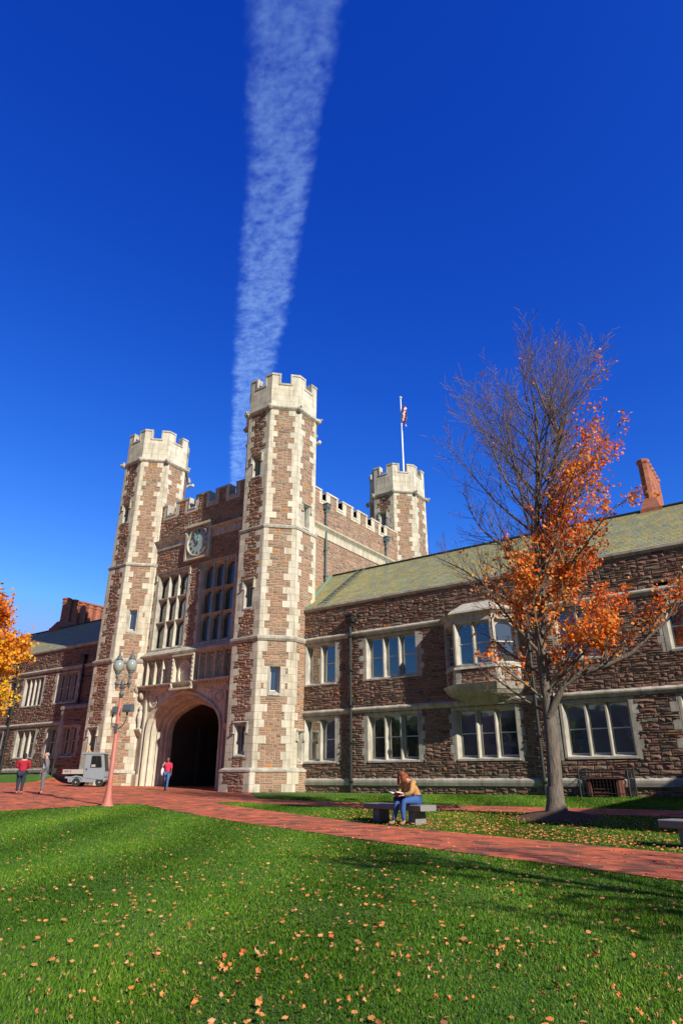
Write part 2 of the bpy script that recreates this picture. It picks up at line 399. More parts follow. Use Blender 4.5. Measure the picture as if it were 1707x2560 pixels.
# ------------------------------------------------------------------ ground
def grid_mesh(name, xs, ys, zf, m, mask=None):
    nx, ny = len(xs), len(ys)
    V = [(x, y, zf(x, y)) for y in ys for x in xs]
    F = [(j*nx+i, j*nx+i+1, (j+1)*nx+i+1, (j+1)*nx+i) for j in range(ny-1) for i in range(nx-1)]
    me = bpy.data.meshes.new(name); me.from_pydata(V, [], F); me.materials.append(m)
    me.polygons.foreach_set('use_smooth', [True]*len(F)); me.update()
    o = bpy.data.objects.new(name, me); COL.objects.link(o); return o
GRASS = mat('lawn_grass', rough=.9)
co = nd(GRASS, 'ShaderNodeTexCoord')
n1 = noise(GRASS, .35, 3, co.outputs['Object']); n2 = noise(GRASS, 9, 6, co.outputs['Object'], .7); n3 = noise(GRASS, 60, 3, co.outputs['Object'], .7)
c1 = ramp(GRASS, [(.3, (.065, .16, .011)), (.7, (.11, .24, .018))]); lk(GRASS, n1.outputs[0], c1.inputs[0])
c2 = ramp(GRASS, [(.3, (.5, .55, .5)), (.7, (1.35, 1.3, 1.2))]); lk(GRASS, n2.outputs[0], c2.inputs[0])
c3 = ramp(GRASS, [(.3, (.55, .6, .5)), (.7, (1.3, 1.25, 1.3))]); lk(GRASS, n3.outputs[0], c3.inputs[0])
setc(GRASS, mixc(GRASS, 1, mixc(GRASS, 1, c1.outputs[0], c2.outputs[0], 'MULTIPLY'), c3.outputs[0], 'MULTIPLY')); bump(GRASS, n3.outputs[0], 1, .05)
def steps(*segs):
    out = []
    for a, b, s in segs: out += list(np.arange(a, b, s))
    out.append(segs[-1][1]); return out
XS = steps((-3000, -300, 300), (-300, -90, 30), (-90, -50, 2.5), (-50, 14, .5), (14, 60, 4), (60, 300, 30), (300, 3000, 300))
YS = steps((-3000, -300, 300), (-300, -30, 30), (-30, -6, 2), (-6, 30.5, .5), (30.5, 60, 4), (60, 300, 30), (300, 3000, 300))
def gg(x, y): return g(x, max(y, -12))
tag(grid_mesh('lawn', XS, YS, gg, GRASS), 'wide mown green lawn sloping gently to the viewer', kind='structure')

BRICK = mat('red_brick_paving', rough=.85)
co = nd(BRICK, 'ShaderNodeTexCoord'); mp = nd(BRICK, 'ShaderNodeMapping'); mp.inputs['Rotation'].default_value = (0, 0, R(-19)); lk(BRICK, co.outputs['Object'], mp.inputs[0])
br = nd(BRICK, 'ShaderNodeTexBrick'); br.inputs['Scale'].default_value = 1; br.inputs['Brick Width'].default_value = .24; br.inputs['Row Height'].default_value = .12
br.inputs['Mortar Size'].default_value = .006; br.inputs['Color1'].default_value = (.46, .095, .035, 1); br.inputs['Color2'].default_value = (.60, .15, .06, 1); br.inputs['Mortar'].default_value = (.24, .14, .10, 1)
br.inputs['Bias'].default_value = 0; lk(BRICK, mp.outputs[0], br.inputs['Vector'])
mp2 = nd(BRICK, 'ShaderNodeMapping'); mp2.inputs['Rotation'].default_value = (0, 0, R(-19)); mp2.inputs['Scale'].default_value = (4.17, 8.33, 1); lk(BRICK, co.outputs['Object'], mp2.inputs[0])
vo = nd(BRICK, 'ShaderNodeTexVoronoi'); vo.inputs['Scale'].default_value = .55; vo.inputs['Randomness'].default_value = .6; lk(BRICK, mp2.outputs[0], vo.inputs['Vector'])
rr_ = ramp(BRICK, [(0, (.42, .62, .8)), (.13, (.85, .9, .9)), (.5, (1.1, 1.0, 1.0)), (.8, (1.35, 1.25, 1.15)), (.94, (.55, .85, 1.05))], 'CONSTANT'); sx = nd(BRICK, 'ShaderNodeSeparateColor'); lk(BRICK, vo.outputs['Color'], sx.inputs[0]); lk(BRICK, sx.outputs[0], rr_.inputs[0])
n1 = noise(BRICK, 1.1, 5, co.outputs['Object']); rn = ramp(BRICK, [(.3, (.7, .7, .72)), (.7, (1.2, 1.15, 1.1))]); lk(BRICK, n1.outputs[0], rn.inputs[0])
setc(BRICK, mixc(BRICK, 1, mixc(BRICK, 1, br.outputs[0], rr_.outputs[0], 'MULTIPLY'), rn.outputs[0], 'MULTIPLY')); bump(BRICK, br.outputs['Fac'], -.3, .01)

def interp(poly, x):
    if x <= poly[0][0]: return poly[0][1]
    for (a, b), (c, d) in zip(poly, poly[1:]):
        if x <= c: return b+(d-b)*(x-a)/(c-a)
    return poly[-1][1]
LOW = [(-22.1, 17.3), (-21.3, 17.35), (-19.7, 16.75), (-16.6, 15.65), (-13.26, 14.5), (-10.04, 13.35), (-8.3, 12.7), (-6.1, 11.95), (-3.43, 11.1), (-1.9, 10.6), (14, 5.3)]
UPP = [(-22.1, 20.2), (-20.1, 19.75), (-15.15, 17.9), (-12.5, 16.8), (-10.3, 15.8), (-7.12, 14.75), (-2.3, 13.3), (14, 8)]
def strip(name, xs, lo, up, dz, m, n=8):
    V = []; F = []
    for x in xs:
        a, b = lo(x), up(x)
        for j in range(n+1):
            y = a+(b-a)*j/n; V.append((x, y, gg(x, y)+dz))
    for i in range(len(xs)-1):
        for j in range(n): k = i*(n+1)+j; F.append((k, k+n+1, k+n+2, k+1))
    me = bpy.data.meshes.new(name); me.from_pydata(V, [], F); me.materials.append(m); me.update()
    o = bpy.data.objects.new(name, me); COL.objects.link(o); return o
tag(strip('brick_path', steps((-21.6, 14, .4)), lambda x: interp(LOW, x), lambda x: interp(UPP, x), .014, BRICK), 'red brick path running diagonally across the lawn', kind='structure')
tag(strip('brick_path', steps((-20.9, 10.0, .4)), lambda x: 20.75+.1*math.sin(x*.4), lambda x: 22.95, .014, BRICK), 'narrow red brick path parallel to the stone facade', kind='structure')
XR = [(-25, -22.1), (16.4, -22.1), (16.9, -21.9), (17.3, -21.3), (18.5, -20.6), (19.7, -20.1), (21, -19.5), (23, -20.7), (26.8, -24.6), (27.4, -24.9), (28.95, -25.0)]
V = []; F = []; ys = steps((-25, 16, 1), (16, 28.9, .25)); N = 70
for y in ys:
    xr = interp(XR, y); xl = -80 if y < 26.4 else -45.4
    for j in range(N+1):
        x = xr+(xl-xr)*(j/N)**1.3; V.append((x, y, gg(x, y)+.019))
for i in range(len(ys)-1):
    for j in range(N): k = i*(N+1)+j; F.append((k, k+1, k+N+2, k+N+1))
me = bpy.data.meshes.new('brick_plaza'); me.from_pydata(V, [], [tuple(reversed(f)) for f in F]); me.materials.append(BRICK)
o = bpy.data.objects.new('brick_plaza', me); COL.objects.link(o); tag(o, 'red brick plaza in front of the gate arch', kind='structure')
tag(strip('passage_floor', steps((-36.6, -28.9, .7)), lambda x: 28.7, lambda x: 45, .021, BRICK, 20), 'brick floor running in under the gate arch', kind='structure')
# ------------------------------------------------------------------ wings
def wingroof(parent, fr, u0, u1, ze, zr, run, seed=1, cu=.28):
    """slated slope rising away from the eaves"""
    mb = MB(); L = math.hypot(zr-ze, run); n = round(L/.19); sy, sz = run/L, (zr-ze)/L
    def P(u, s, h=0): return fr.p(u, ze+s*sz+h*sy, -(s*sy)+h*sz)
    mb.face([P(u0, 0), P(u1, 0), P(u1, L), P(u0, L)], IRON)
    rr = random.Random(seed)
    for k in range(n):
        s0, s1 = k*L/n, min(L, (k+1.25)*L/n); u = u0-(k % 2)*cu/2
        while u < u1:
            w = cu*rr.uniform(.75, 1.25); a, b = max(u, u0)+.004, min(u+w, u1)-.004; h = rr.uniform(.025, .034)
            if b > a: mb.mesh([P(a, s0, h), P(b, s0, h), P(b, s1, .008), P(a, s1, .008), P(a, s0, .005), P(b, s0, .005)], [(0, 1, 2, 3), (4, 5, 1, 0)], SLATE, rr.random())
            u += w
    # back slope and ridge
    mb.face([P(u0, L), P(u1, L), fr.p(u1, ze, -2*run), fr.p(u0, ze, -2*run)], SLATE, .1)
    rf = wbuild(mb, 'roof', parent)
    rb = MB(); tube(rb, [fr.p(u0, zr+.05, -run), fr.p(u1, zr+.05, -run)], [.09, .09], IRON, 8); o = rb.build('ridge_cap'); o.parent = rf
    return rf
def downspout(parent, fr, u, z0, z1, m, r=.075, hop=True, ws=.0, bendto=None):
    mb = MB(); d = .17
    if hop:
        fprof(mb, fr, u-.22, u+.22, [(.02, z1-.05), (.02, z1+.3), (.4, z1+.3), (.4, z1+.12), (.28, z1-.05)], m)
        fbox(mb, fr, u-.26, u+.26, z1+.3, z1+.36, .0, .44, m)
        fprof(mb, fr, u-.12, u+.12, [(.04, z1-.3), (.04, z1-.05), (.28, z1-.05), (.24, z1-.3)], m)
    o = wbuild(mb, 'rainwater_head', parent) if hop else None
    pb = MB(); tube(pb, [fr.p(u, z1, d), fr.p(u, z0, d)], [r, r], m, 10)
    z = z0+.5
    while z < z1-.3:
        fbox(pb, fr, u-.13, u+.13, z, z+.07, .0, d+r+.015, m); z += 1.9
    wbuild(pb, 'downspout', parent)
STR = lambda z: [(0, z), (.05, z+.02), (.16, z+.16), (.17, z+.22), (.15, z+.25), (0, z+.36)]
def courses(fr, u0, u1, zs, parent, name='string_course'):
    for z in zs:
        mb = MB(); u = u0
        while u < u1:
            w = min(1.4, u1-u); fprof(mb, fr, u, u+w-.006, STR(z), WHITE); u += w
        wbuild(mb, name, parent)

# right wing (y = 30)
CURST[0] = STONEW
wing = thing('college_wing', 'long two storey rubble stone wing with green slate roof and projecting bay window', 'building', (-14, 32, 0))
F0 = Fr((0, 30, 0), (1, 0, 0), (0, -1, 0))
WX0, WX1 = -23.78, 10.0
win2 = [(-23.75, -21.38, 2), (-19.5, -16.15, 3), (-8.95, -6.75, 2)]
win1 = [(-23.75, -21.38, 2), (-19.47, -16.22, 3), (-14.35, -11.05, 3), (-9.12, -6.05, 3), (-4.25, -1.2, 3), (.6, 3.7, 3), (5.6, 8.7, 3)]
holes = [(a, b, 5.6, 8.05) for a, b, _ in win2]+[(a, b, 1.44, 3.92) for a, b, _ in win1]+[(-4.3, -1.2, 5.6, 8.6), (.6, 3.7, 5.6, 8.05), (5.6, 8.7, 5.6, 8.05), (-14.2, -11.0, 4.6, 8.3)]
limes = []
for a, b, _ in win2+[(.6, 3.7, 3), (5.6, 8.7, 3)]: limes += surround(a, b, 5.6, 8.0)
for a, b, _ in win1: limes += surround(a, b, 1.44, 3.9)
limes += surround(-4.3, -1.2, 5.6, 7.7, .25, .12)
mb = MB(); masonry(mb, F0, WX0, WX1, -.3, 10.1, holes, limes, cu=.135, cz=.10, rough=1.7, lm=WHITE)
for a, b, c, d in holes: quad(mb, F0, a-.1, b+.1, c-.1, d+.1, -.5, DARK)
abox(mb, WX0, WX1, 30.6, 38.6, -.3, 10.0, MORT)
wbuild(mb, 'wall', wing)
courses(F0, WX0, -14.55, [8.08], wing); courses(F0, -10.6, WX1, [8.08], wing)
courses(F0, WX0, WX1, [3.92], wing)
mb = MB(); u = WX0
while u < WX1:
    fprof(mb, F0, u, u+1.59, [(0, .33), (.10, .36), (.13, .5), (.13, .6), (.10, .64), (.04, .70), (0, .72)], WHITE); u += 1.6
wbuild(mb, 'base_course', wing)
mb = MB(); u = WX0
while u < WX1:
    fprof(mb, F0, u, u+1.79, [(-.3, 10.02), (.05, 10.02), (.12, 10.1), (.18, 10.12), (.18, 10.24), (-.3, 10.26)], WHITE); u += 1.8
wbuild(mb, 'eaves_cornice', wing)
rf = wingroof(wing, F0, -25.15, WX1, 10.27, 13.67, 4.5)
mb = MB(); L = math.hypot(3.4, 4.5)
for s in np.arange(.25, L-.1, .27):
    P_ = lambda u, q, h: F0.p(u, 10.27+q*3.4/L+h*.8, -(q*4.5/L)+h*.6)
    tube(mb, [P_(-22.75-.42*0, s, .12), P_(-22.25, s, .12)], [.022]*2, IRON, 5)
for u in (-22.75, -22.25): tube(mb, [P_(u, .1, .12), P_(u, L, .12)], [.025]*2, LEADPIPE, 6)
o = mb.build('roof_ladder'); o.parent = rf
mb = MB(); tube(mb, [P_(-23.75, .0, .05), P_(-25.05, L, .08)], [.08]*2, COPPER, 6); o = mb.build('copper_flashing'); o.parent = rf
for i, (a, b, n_) in enumerate(win2): window(wing, F0, a, b, 5.6, 8.06, n_, top=True)
for i, (a, b, n_) in enumerate(win1): window(wing, F0, a, b, 1.44, 3.9, n_, top=True)
window(wing, F0, .6, 3.7, 5.6, 8.06, 3); window(wing, F0, 5.6, 8.7, 5.6, 8.06, 3)
# big arched window at the right edge
window(wing, F0, -4.3, -1.2, 5.6, 7.75, 3, arched=True, t=.2, label='tall window under an arched stone hood')
mb = MB(); N = 16; cx = -2.75
arc = lambda w, h, t: (cx-w*math.cos(t), 7.5+h*math.sin(t))
for j in range(N):
    t0, t1 = math.pi*j/N, math.pi*(j+1)/N
    A, B_, C_, D_ = arc(1.2, .75, t0), arc(1.2, .75, t1), arc(1.6, 1.08, t1), arc(1.6, 1.08, t0)
    pts = [F0.p(*A, .12), F0.p(*B_, .12), F0.p(*C_, .12), F0.p(*D_, .12), F0.p(*A, -.3), F0.p(*B_, -.3), F0.p(*C_, -.3), F0.p(*D_, -.3)]
    mb.mesh(pts, BOXF, WHITE)
wbuild(mb, 'arch_hood', wing)
downspout(wing, F0, -20.35, 0, 9.0, IRON, .085)
downspout(wing, F0, -10.12, 0, 9.0, IRON, .085)
# bay window
FP = [(-14.55, 30), (-13.62, 29.05), (-11.58, 29.05), (-10.6, 30)]
def off(fp, d):   # push the three faces out by d
    return [(fp[0][0]-d*1.4, 30), (fp[1][0]-d*.42, fp[1][1]-d), (fp[2][0]+d*.42, fp[2][1]-d), (fp[3][0]+d*1.4, 30)]
bay = MB(); wp = []
for i in range(3):
    a, b = Vector((*FP[i], 0)), Vector((*FP[i+1], 0)); u = (b-a).normalized(); nrm = Vector((u.y, -u.x, 0)); fr = Fr(a, u, nrm); L = (b-a).length
    masonry(bay, fr, 0, L, 4.85, 5.55, [], quoins(0, L, 4.85, 5.55, True, True, .36, .22, .35, i), rough=1.2, lm=WHITE)
    quad(bay, fr, .02, L-.02, 5.5, 8.1, -.4, DARK)
    fbox(bay, fr, -.02 if i == 1 else .0, L, 7.86, 8.1, -.3, .03, WHITE)
    wp.append((fr, L, i))
bo = wbuild(bay, 'bay_window', wing); bo['label'] = 'three sided oriel bay on a stepped stone corbel'
mb = MB()
poly_prism(mb, off(FP, .1), 5.55, off(FP, .06), 5.68, WHITE)
poly_prism(mb, off(FP, .12), 4.7, off(FP, .2), 4.86, WHITE); poly_prism(mb, off(FP, .05), 4.55, off(FP, .12), 4.697, WHITE)
poly_prism(mb, off(FP, -.12), 4.36, off(FP, .03), 4.547, WHITE); poly_prism(mb, off(FP, -.4), 4.2, off(FP, -.15), 4.357, WHITE)
poly_prism(mb, [(-13.6, 30), (-13.3, 29.7), (-11.9, 29.7), (-11.5, 30)], 3.95, off(FP, -.45), 4.197, WHITE)
o = mb.build('corbel'); o.parent = bo
mb = MB()
poly_prism(mb, off(FP, .02), 8.06, off(FP, .22), 8.27, WHITE); poly_prism(mb, off(FP, .24), 8.272, off(FP, .2), 8.36, WHITE)
P0, P1 = off(FP, .2), off(FP, -.62); poly_prism(mb, P0, 8.363, [(P1[0][0]+.1, 30), (P1[1][0], 29.85), (P1[2][0], 29.85), (P1[3][0]-.1, 30)], 8.98, WHITE)
o = mb.build('stone_canopy'); o.parent = bo
for fr, L, i in wp:
    w = window(wing, fr, .03, L-.03, 5.69, 7.86, 2 if i == 1 else 1, depth=.26, t=.08, arched=True, top=False, sill=.1)
# chimney on the right wing
def brickmat(name, c1_, c2_, mo, sc=1):
    m = mat(name, rough=.9); t = nd(m, 'ShaderNodeTexCoord'); sp = nd(m, 'ShaderNodeSeparateXYZ'); lk(m, t.outputs['Object'], sp.inputs[0])
    ad = nd(m, 'ShaderNodeMath'); ad.operation = 'ADD'; lk(m, sp.outputs[0], ad.inputs[0]); lk(m, sp.outputs[1], ad.inputs[1])
    cb = nd(m, 'ShaderNodeCombineXYZ'); lk(m, ad.outputs[0], cb.inputs[0]); lk(m, sp.outputs[2], cb.inputs[1])
    b = nd(m, 'ShaderNodeTexBrick'); b.inputs['Scale'].default_value = sc; b.inputs['Brick Width'].default_value = .24; b.inputs['Row Height'].default_value = .085; b.inputs['Mortar Size'].default_value = .008
    b.inputs['Color1'].default_value = (*c1_, 1); b.inputs['Color2'].default_value = (*c2_, 1); b.inputs['Mortar'].default_value = (*mo, 1); lk(m, cb.outputs[0], b.inputs['Vector'])
    n = noise(m, 3, 5); r = ramp(m, [(.3, (.75,)*3), (.7, (1.2,)*3)]); lk(m, n.outputs[0], r.inputs[0]); setc(m, mixc(m, 1, b.outputs[0], r.outputs[0], 'MULTIPLY'))
    bump(m, b.outputs['Fac'], -.4, .01); return m
CHIM = brickmat('chimney_brick', (.34, .09, .05), (.42, .135, .075), (.24, .15, .1))
mb = MB(); y0 = 34.3
poly_prism(mb, [(-4.9, y0), (-3.85, y0), (-3.85, 38.9), (-4.9, 38.9)], 13.0, [(-4.9, y0), (-3.85, y0), (-3.85, 38.9), (-4.9, 38.9)], 13.75, CHIM)
poly_prism(mb, [(-4.85, y0+.05), (-3.9, y0+.05), (-3.9, 38.8), (-4.85, 38.8)], 13.752, [(-4.7, y0+.5), (-4.1, y0+.5), (-4.1, 38.6), (-4.7, 38.6)], 14.5, CHIM)
for k in range(6):
    yy = y0+.75+k*.6; lathe(mb, (-4.4, yy, 14.45), [(.27, 0), (.27, 2.1), (.34, 2.2), (.34, 2.35), (.26, 2.4)], CHIM, 8)
o = mb.build('chimney'); o.parent = rf; 
# left wing (y = 29.5)
lw_ = thing('college_wing', 'far two storey rubble stone wing under a row of six red brick flues', 'building', (-52, 32, .6))
F1 = Fr((0, 29.5, 0), (1, 0, 0), (0, -1, 0))
LX0, LX1 = -75, -41.5
lu = [(-53.1, -50.15, 4), (-48.45, -45.55, 3), (-57.6, -54.3, 3), (-62.5, -59.2, 3)]
ll = [(-52.95, -50.05, 3), (-48.6, -47.25, 1), (-58, -54.9, 3), (-62.5, -59.2, 3)]
holes = [(a, b, 6.05, 8.5) for a, b, _ in lu]+[(a, b, 2.1, 4.4) for a, b, _ in ll]
limes = []
for a, b, _ in lu: limes += surround(a, b, 6.05, 8.45)
for a, b, _ in ll: limes += surround(a, b, 2.1, 4.4)
mb = MB(); masonry(mb, F1, LX0, LX1, .2, 10.35, holes, limes, cu=.15, cz=.11, rough=1.6, lm=WHITE)
for a, b, c, d in holes: quad(mb, F1, a-.1, b+.1, c-.1, d+.1, -.5, DARK)
abox(mb, LX0, LX1, 30.1, 37.5, .2, 10.3, MORT)
wbuild(mb, 'wall', lw_)
courses(F1, LX0, LX1, [4.45, 8.6], lw_)
mb = MB(); fprof(mb, F1, LX0, LX1, [(0, 1.1), (.10, 1.13), (.13, 1.3), (.04, 1.44), (0, 1.46)], WHITE); wbuild(mb, 'base_course', lw_)
mb = MB(); fprof(mb, F1, LX0, LX1, [(-.3, 10.3), (.05, 10.3), (.16, 10.4), (.16, 10.52), (-.3, 10.55)], WHITE); wbuild(mb, 'eaves_cornice', lw_)
for a, b, n_ in lu: window(lw_, F1, a, b, 6.05, 8.5, n_)
for a, b, n_ in ll: window(lw_, F1, a, b, 2.1, 4.4, n_)
rfl = wingroof(lw_, F1, LX0, LX1, 10.55, 13.9, 4.5, 5)
downspout(lw_, F1, -44.9, 5.6, 9.2, IRON, .08); downspout(lw_, F1, -54.05, .9, 9.4, IRON, .08)
mb = MB(); tube(mb, [F1.p(-44.9, 5.7, .17), F1.p(-45.4, 5.3, .17), F1.p(-46.15, 5.0, .17), F1.p(-46.2, .6, .17)], [.08]*4, IRON, 8); wbuild(mb, 'downspout', lw_)
mb = MB(); cxx = -57.2; y0 = 34.0
poly_prism(mb, [(cxx-1.0, y0-.3), (cxx+.6, y0-.3), (cxx+.6, 39.6), (cxx-1.0, 39.6)], 13.2, [(cxx-1.0, y0-.3), (cxx+.6, y0-.3), (cxx+.6, 39.6), (cxx-1.0, 39.6)], 14.1, CHIM)
poly_prism(mb, [(cxx-.9, y0-.25), (cxx+.5, y0-.25), (cxx+.5, 39.5), (cxx-.9, 39.5)], 14.102, [(cxx-.5, y0+.1), (cxx+.4, y0+.1), (cxx+.4, 39.4), (cxx-.5, 39.4)], 14.75, CHIM)
for k in range(6):
    yy = y0+.5+k*.86; lathe(mb, (cxx, yy, 14.7), [(.42, 0), (.38, .3), (.38, 1.85), (.44, 1.9), (.44, 2.0), (.38, 2.02), (.38, 2.15), (.46, 2.22), (.46, 2.36), (.34, 2.4)], CHIM, 8)
o = mb.build('chimney'); o.parent = rfl; o['label'] = 'six tall red brick flues in one row'
# low projecting block beside the left tower
pj = MB(); FJ = Fr((0, 28.9, 0), (1, 0, 0), (0, -1, 0))
masonry(pj, FJ, -46.1, -42.5, .2, 5.5, [(-45.75, -43.7, 2.1, 4.35)], quoins(-46.1, -42.5, .2, 5.5, True, False, .45, .28, .4, 3)+surround(-45.75, -43.7, 2.1, 4.3), cu=.17, cz=.12, lm=WHITE)
quad(pj, FJ, -45.9, -43.5, 2, 4.5, -.5, DARK); abox(pj, -46.1, -42.5, 29.42, 29.49, .2, 5.5, MORT)
FJ2 = Fr((-46.1, 0, 0), (0, -1, 0), (-1, 0, 0)); quad(pj, FJ2, -29.5, -28.9, .2, 5.5, 0, MORT)
fprof(pj, FJ, -46.2, -42.4, [(.08, 5.5), (.08, 5.72), (-.6, 5.95), (-.6, 5.5)], WHITE)
wbuild(pj, 'porch_block', lw_); window(lw_, FJ, -45.75, -43.7, 2.1, 4.35, 2)
CURST[0] = STONE
# ------------------------------------------------------------------ towers
def octpt(cx, cy, a, i, ):   # corner between face i-1 and i ; face 0 looks to -Y
    t = R(-90-22.5+45*i); rr = a/math.cos(R(22.5)); return (cx+rr*math.cos(t), cy+rr*math.sin(t))
def octf(cx, cy, a, i):
    t = R(-90+45*i); n = Vector((math.cos(t), math.sin(t), 0)); u = Vector((-math.sin(t), math.cos(t), 0))
    return Fr((cx+n.x*a, cy+n.y*a, 0), u, n)
def lathe8(mb, cx, cy, prof, m, per_face=True):
    for (a0, z0), (a1, z1) in zip(prof, prof[1:]):
        for i in range(8):
            p = [(*octpt(cx, cy, a0, i), z0), (*octpt(cx, cy, a0, i+1), z0), (*octpt(cx, cy, a1, i+1), z1), (*octpt(cx, cy, a1, i), z1)]
            mb.face(p, m)
def tower(cx, cy, label, gz, wins, dz=0, cut=None, low=0):
    T = thing('octagonal_tower', label, 'tower', (cx, cy, gz))
    mb = MB(); TF = math.tan(R(22.5))
    secs = [(gz-.4, 1.0, 2.72), (1.2, 8.08, 2.47), (8.42, 15.15, 2.42), (15.45, 23.8+dz, 2.33)]
    for k, (z0, z1, a) in enumerate(secs):
        if z1 < low: continue
        z0 = max(z0, low)
        for i in range(8):
            fr = octf(cx, cy, a, i); h = a*TF
            if i in (3, 4, 5):
                masonry(mb, fr, -h, h, z0, z1, cu=.4, cz=.3); continue
            H = []; L = quoins(-h, h, z0, z1, seed=i*7+k, a=.56, b=.34)
            for (fi, wc, ww, w0, w1) in wins:
                if fi == i and z0 < w0 < z1:
                    H.append((wc-ww/2, wc+ww/2, w0, w1)); L = [q for q in L]
                    zz = w0-.05; kk = 0
                    while zz < w1:
                        e = .42 if kk % 2 == 0 else .26
                        L += [(wc-ww/2-e, wc+ww/2+e, zz, min(zz+.38, w1))]; zz += .38; kk += 1
            # put the window surround first so it wins
            L = [q for q in L if len(H) and q[1]-q[0] > .6]+[q for q in L if not (len(H) and q[1]-q[0] > .6)]
            masonry(mb, fr, -h, h, z0, z1, H, L, rough=.75 if i in (1, 2) else 1.35)
            for q in H: quad(mb, fr, q[0]-.1, q[1]+.1, q[2]-.1, q[3]+.1, -.45, DARK)
    wbuild(mb, 'shaft', T)
    for (prof, nm) in (([(2.72, 1.0), (2.78, 1.02), (2.78, 1.12), (2.5, 1.24)], 'base_course'),
                       ([(2.47, 8.08), (2.55, 8.1), (2.62, 8.22), (2.64, 8.34), (2.6, 8.36), (2.42, 8.45)], 'string_course'),
                       ([(2.42, 15.15), (2.5, 15.17), (2.54, 15.28), (2.52, 15.36), (2.33, 15.46)], 'string_course')):
        if prof[0][1] < low: continue
        mb = MB(); lathe8(mb, cx, cy, prof, WHITE); wbuild(mb, nm, T)
    z = 23.8+dz; mb = MB()
    lathe8(mb, cx, cy, [(2.33, z-.02), (2.38, z), (2.5, z+.12), (2.52, z+.2), (2.42, z+.28), (2.36, z+.3)], WHITE)
    for i in range(8):      # carved bosses at the corners
        x, y = octpt(cx, cy, 2.5, i); rr = random.Random(i+int(cx))
        ellipsoid(mb, (x, y, z+.12), (.2, .2, .2), WHITE, 8, 5)
        for q in range(7):
            ellipsoid(mb, (x+rr.uniform(-.17, .17), y+rr.uniform(-.17, .17), z+.16+rr.uniform(-.12, .16)), (.09, .09, .08), WHITE, 6, 4)
    wbuild(mb, 'carved_ring', T)
    # limestone drum with battlements
    mb = MB(); a = 2.32; h = a*TF; zt, gap = z+2.15, .36
    for i in range(8):
        fr = octf(cx, cy, a, i); zz = z+.3
        for c in range(4):
            hh = (zt-z-.3)/4; ofs = 0 if c % 2 else .45; cuts = sorted({-h, h, *[q for q in (-.5+ofs-.25, .35+ofs-.2) if -h+.2 < q < h-.2]})
            for p, q in zip(cuts, cuts[1:]): blocks_lime(mb, fr, p, q, zz+c*hh, zz+(c+1)*hh, LIME, 0.0)
        ti = .42; mt = ti*TF
        quad(mb, fr, -h, h, z+.3, zt, -.012, LIME, .5)
        for s in (-1, 1):
            pr = [(s*gap, 0), (s*h, 0), (s*(h-mt), -ti), (s*gap, -ti)]
            if s < 0: pr = pr[::-1]
            uprof(mb, fr, zt, zt+.66, pr, LIME)
            e = .05; me_ = e*TF
            pr = [(s*(gap-.03), e), (s*(h+me_), e), (s*(h-mt-me_), -ti-e), (s*(gap-.03), -ti-e)]
            if s < 0: pr = pr[::-1]
            uprof(mb, fr, zt+.661, zt+.80, pr, WHITE)
            ua, ub = sorted((s*(gap-.028), s*(gap+.09))); fbox(mb, fr, ua, ub, zt+.02, zt+.66, -ti-.02, e-.01, WHITE)
        fbox(mb, fr, -gap-.12, gap+.12, zt-.12, zt+.02, -ti-.03, e, WHITE)
        # inside of parapet
        p = [(*octpt(cx, cy, a-ti, j), q) for j, q in ((i, z+.3), (i+1, z+.3), (i+1, zt), (i, zt))]; mb.face(p[::-1], LIME, .5)
        p = [(*octpt(cx, cy, a, i), zt), (*octpt(cx, cy, a, i+1), zt), (*octpt(cx, cy, a-ti, i+1), zt), (*octpt(cx, cy, a-ti, i), zt)]; mb.face(p, LIME, .4)
    mb.face([(*octpt(cx, cy, a-ti+.01, i), z+1.2) for i in range(8)], MORT)
    wbuild(mb, 'battlement', T)
    for (fi, wc, ww, w0, w1) in wins:
        k = [s for s in secs if s[0] < w0 < s[1]][0]; fr = octf(cx, cy, k[2], fi)
        window(T, fr, wc-ww/2, wc+ww/2, w0, w1, 1, depth=.4, t=.07, hood=fi in (0, 2), rail=False, sill=.28, top=False)
    return T
T1 = tower(-26.2, 29.9, 'tallest looking octagonal tower right of the gate arch', 0,
      [(0, .05, .92, 1.75, 3.5), (0, 0, .8, 10.07, 11.85), (0, 0, .8, 18.9, 20.5), (1, 0, .78, 5.0, 6.65), (2, .05, .78, 15.5, 17.15), (2, -.25, .5, 1.5, 3.1)])
T2 = tower(-39.65, 29.9, 'octagonal tower left of the gate arch behind the street lamp', .25,
      [(0, -.05, .92, 2.2, 3.8), (0, -.05, .8, 18.75, 20.4), (1, -.1, .74, 10.2, 11.9)])
T3 = tower(-26.3, 46.2, 'rear octagonal tower carrying the flagpole', 0, [(0, -.1, .7, 20.6, 22)], dz=-.15, low=12)
# gargoyle spouts
mb = MB()
for (x, y, z, dx, dy) in ((-37.3, 31.2, 22.6, .45, .2), (-28.55, 29.3, 22.7, -.25, -.15), (-23.9, 31.0, 22.2, .25, 0)):
    tube(mb, [(x, y, z), (x+dx*.5, y+dy*.5, z+.1), (x+dx, y+dy, z+.02)], [.13, .11, .14], LIME, 7); ellipsoid(mb, (x+dx, y+dy, z+.08), (.13, .13, .15), LIME, 8, 5)
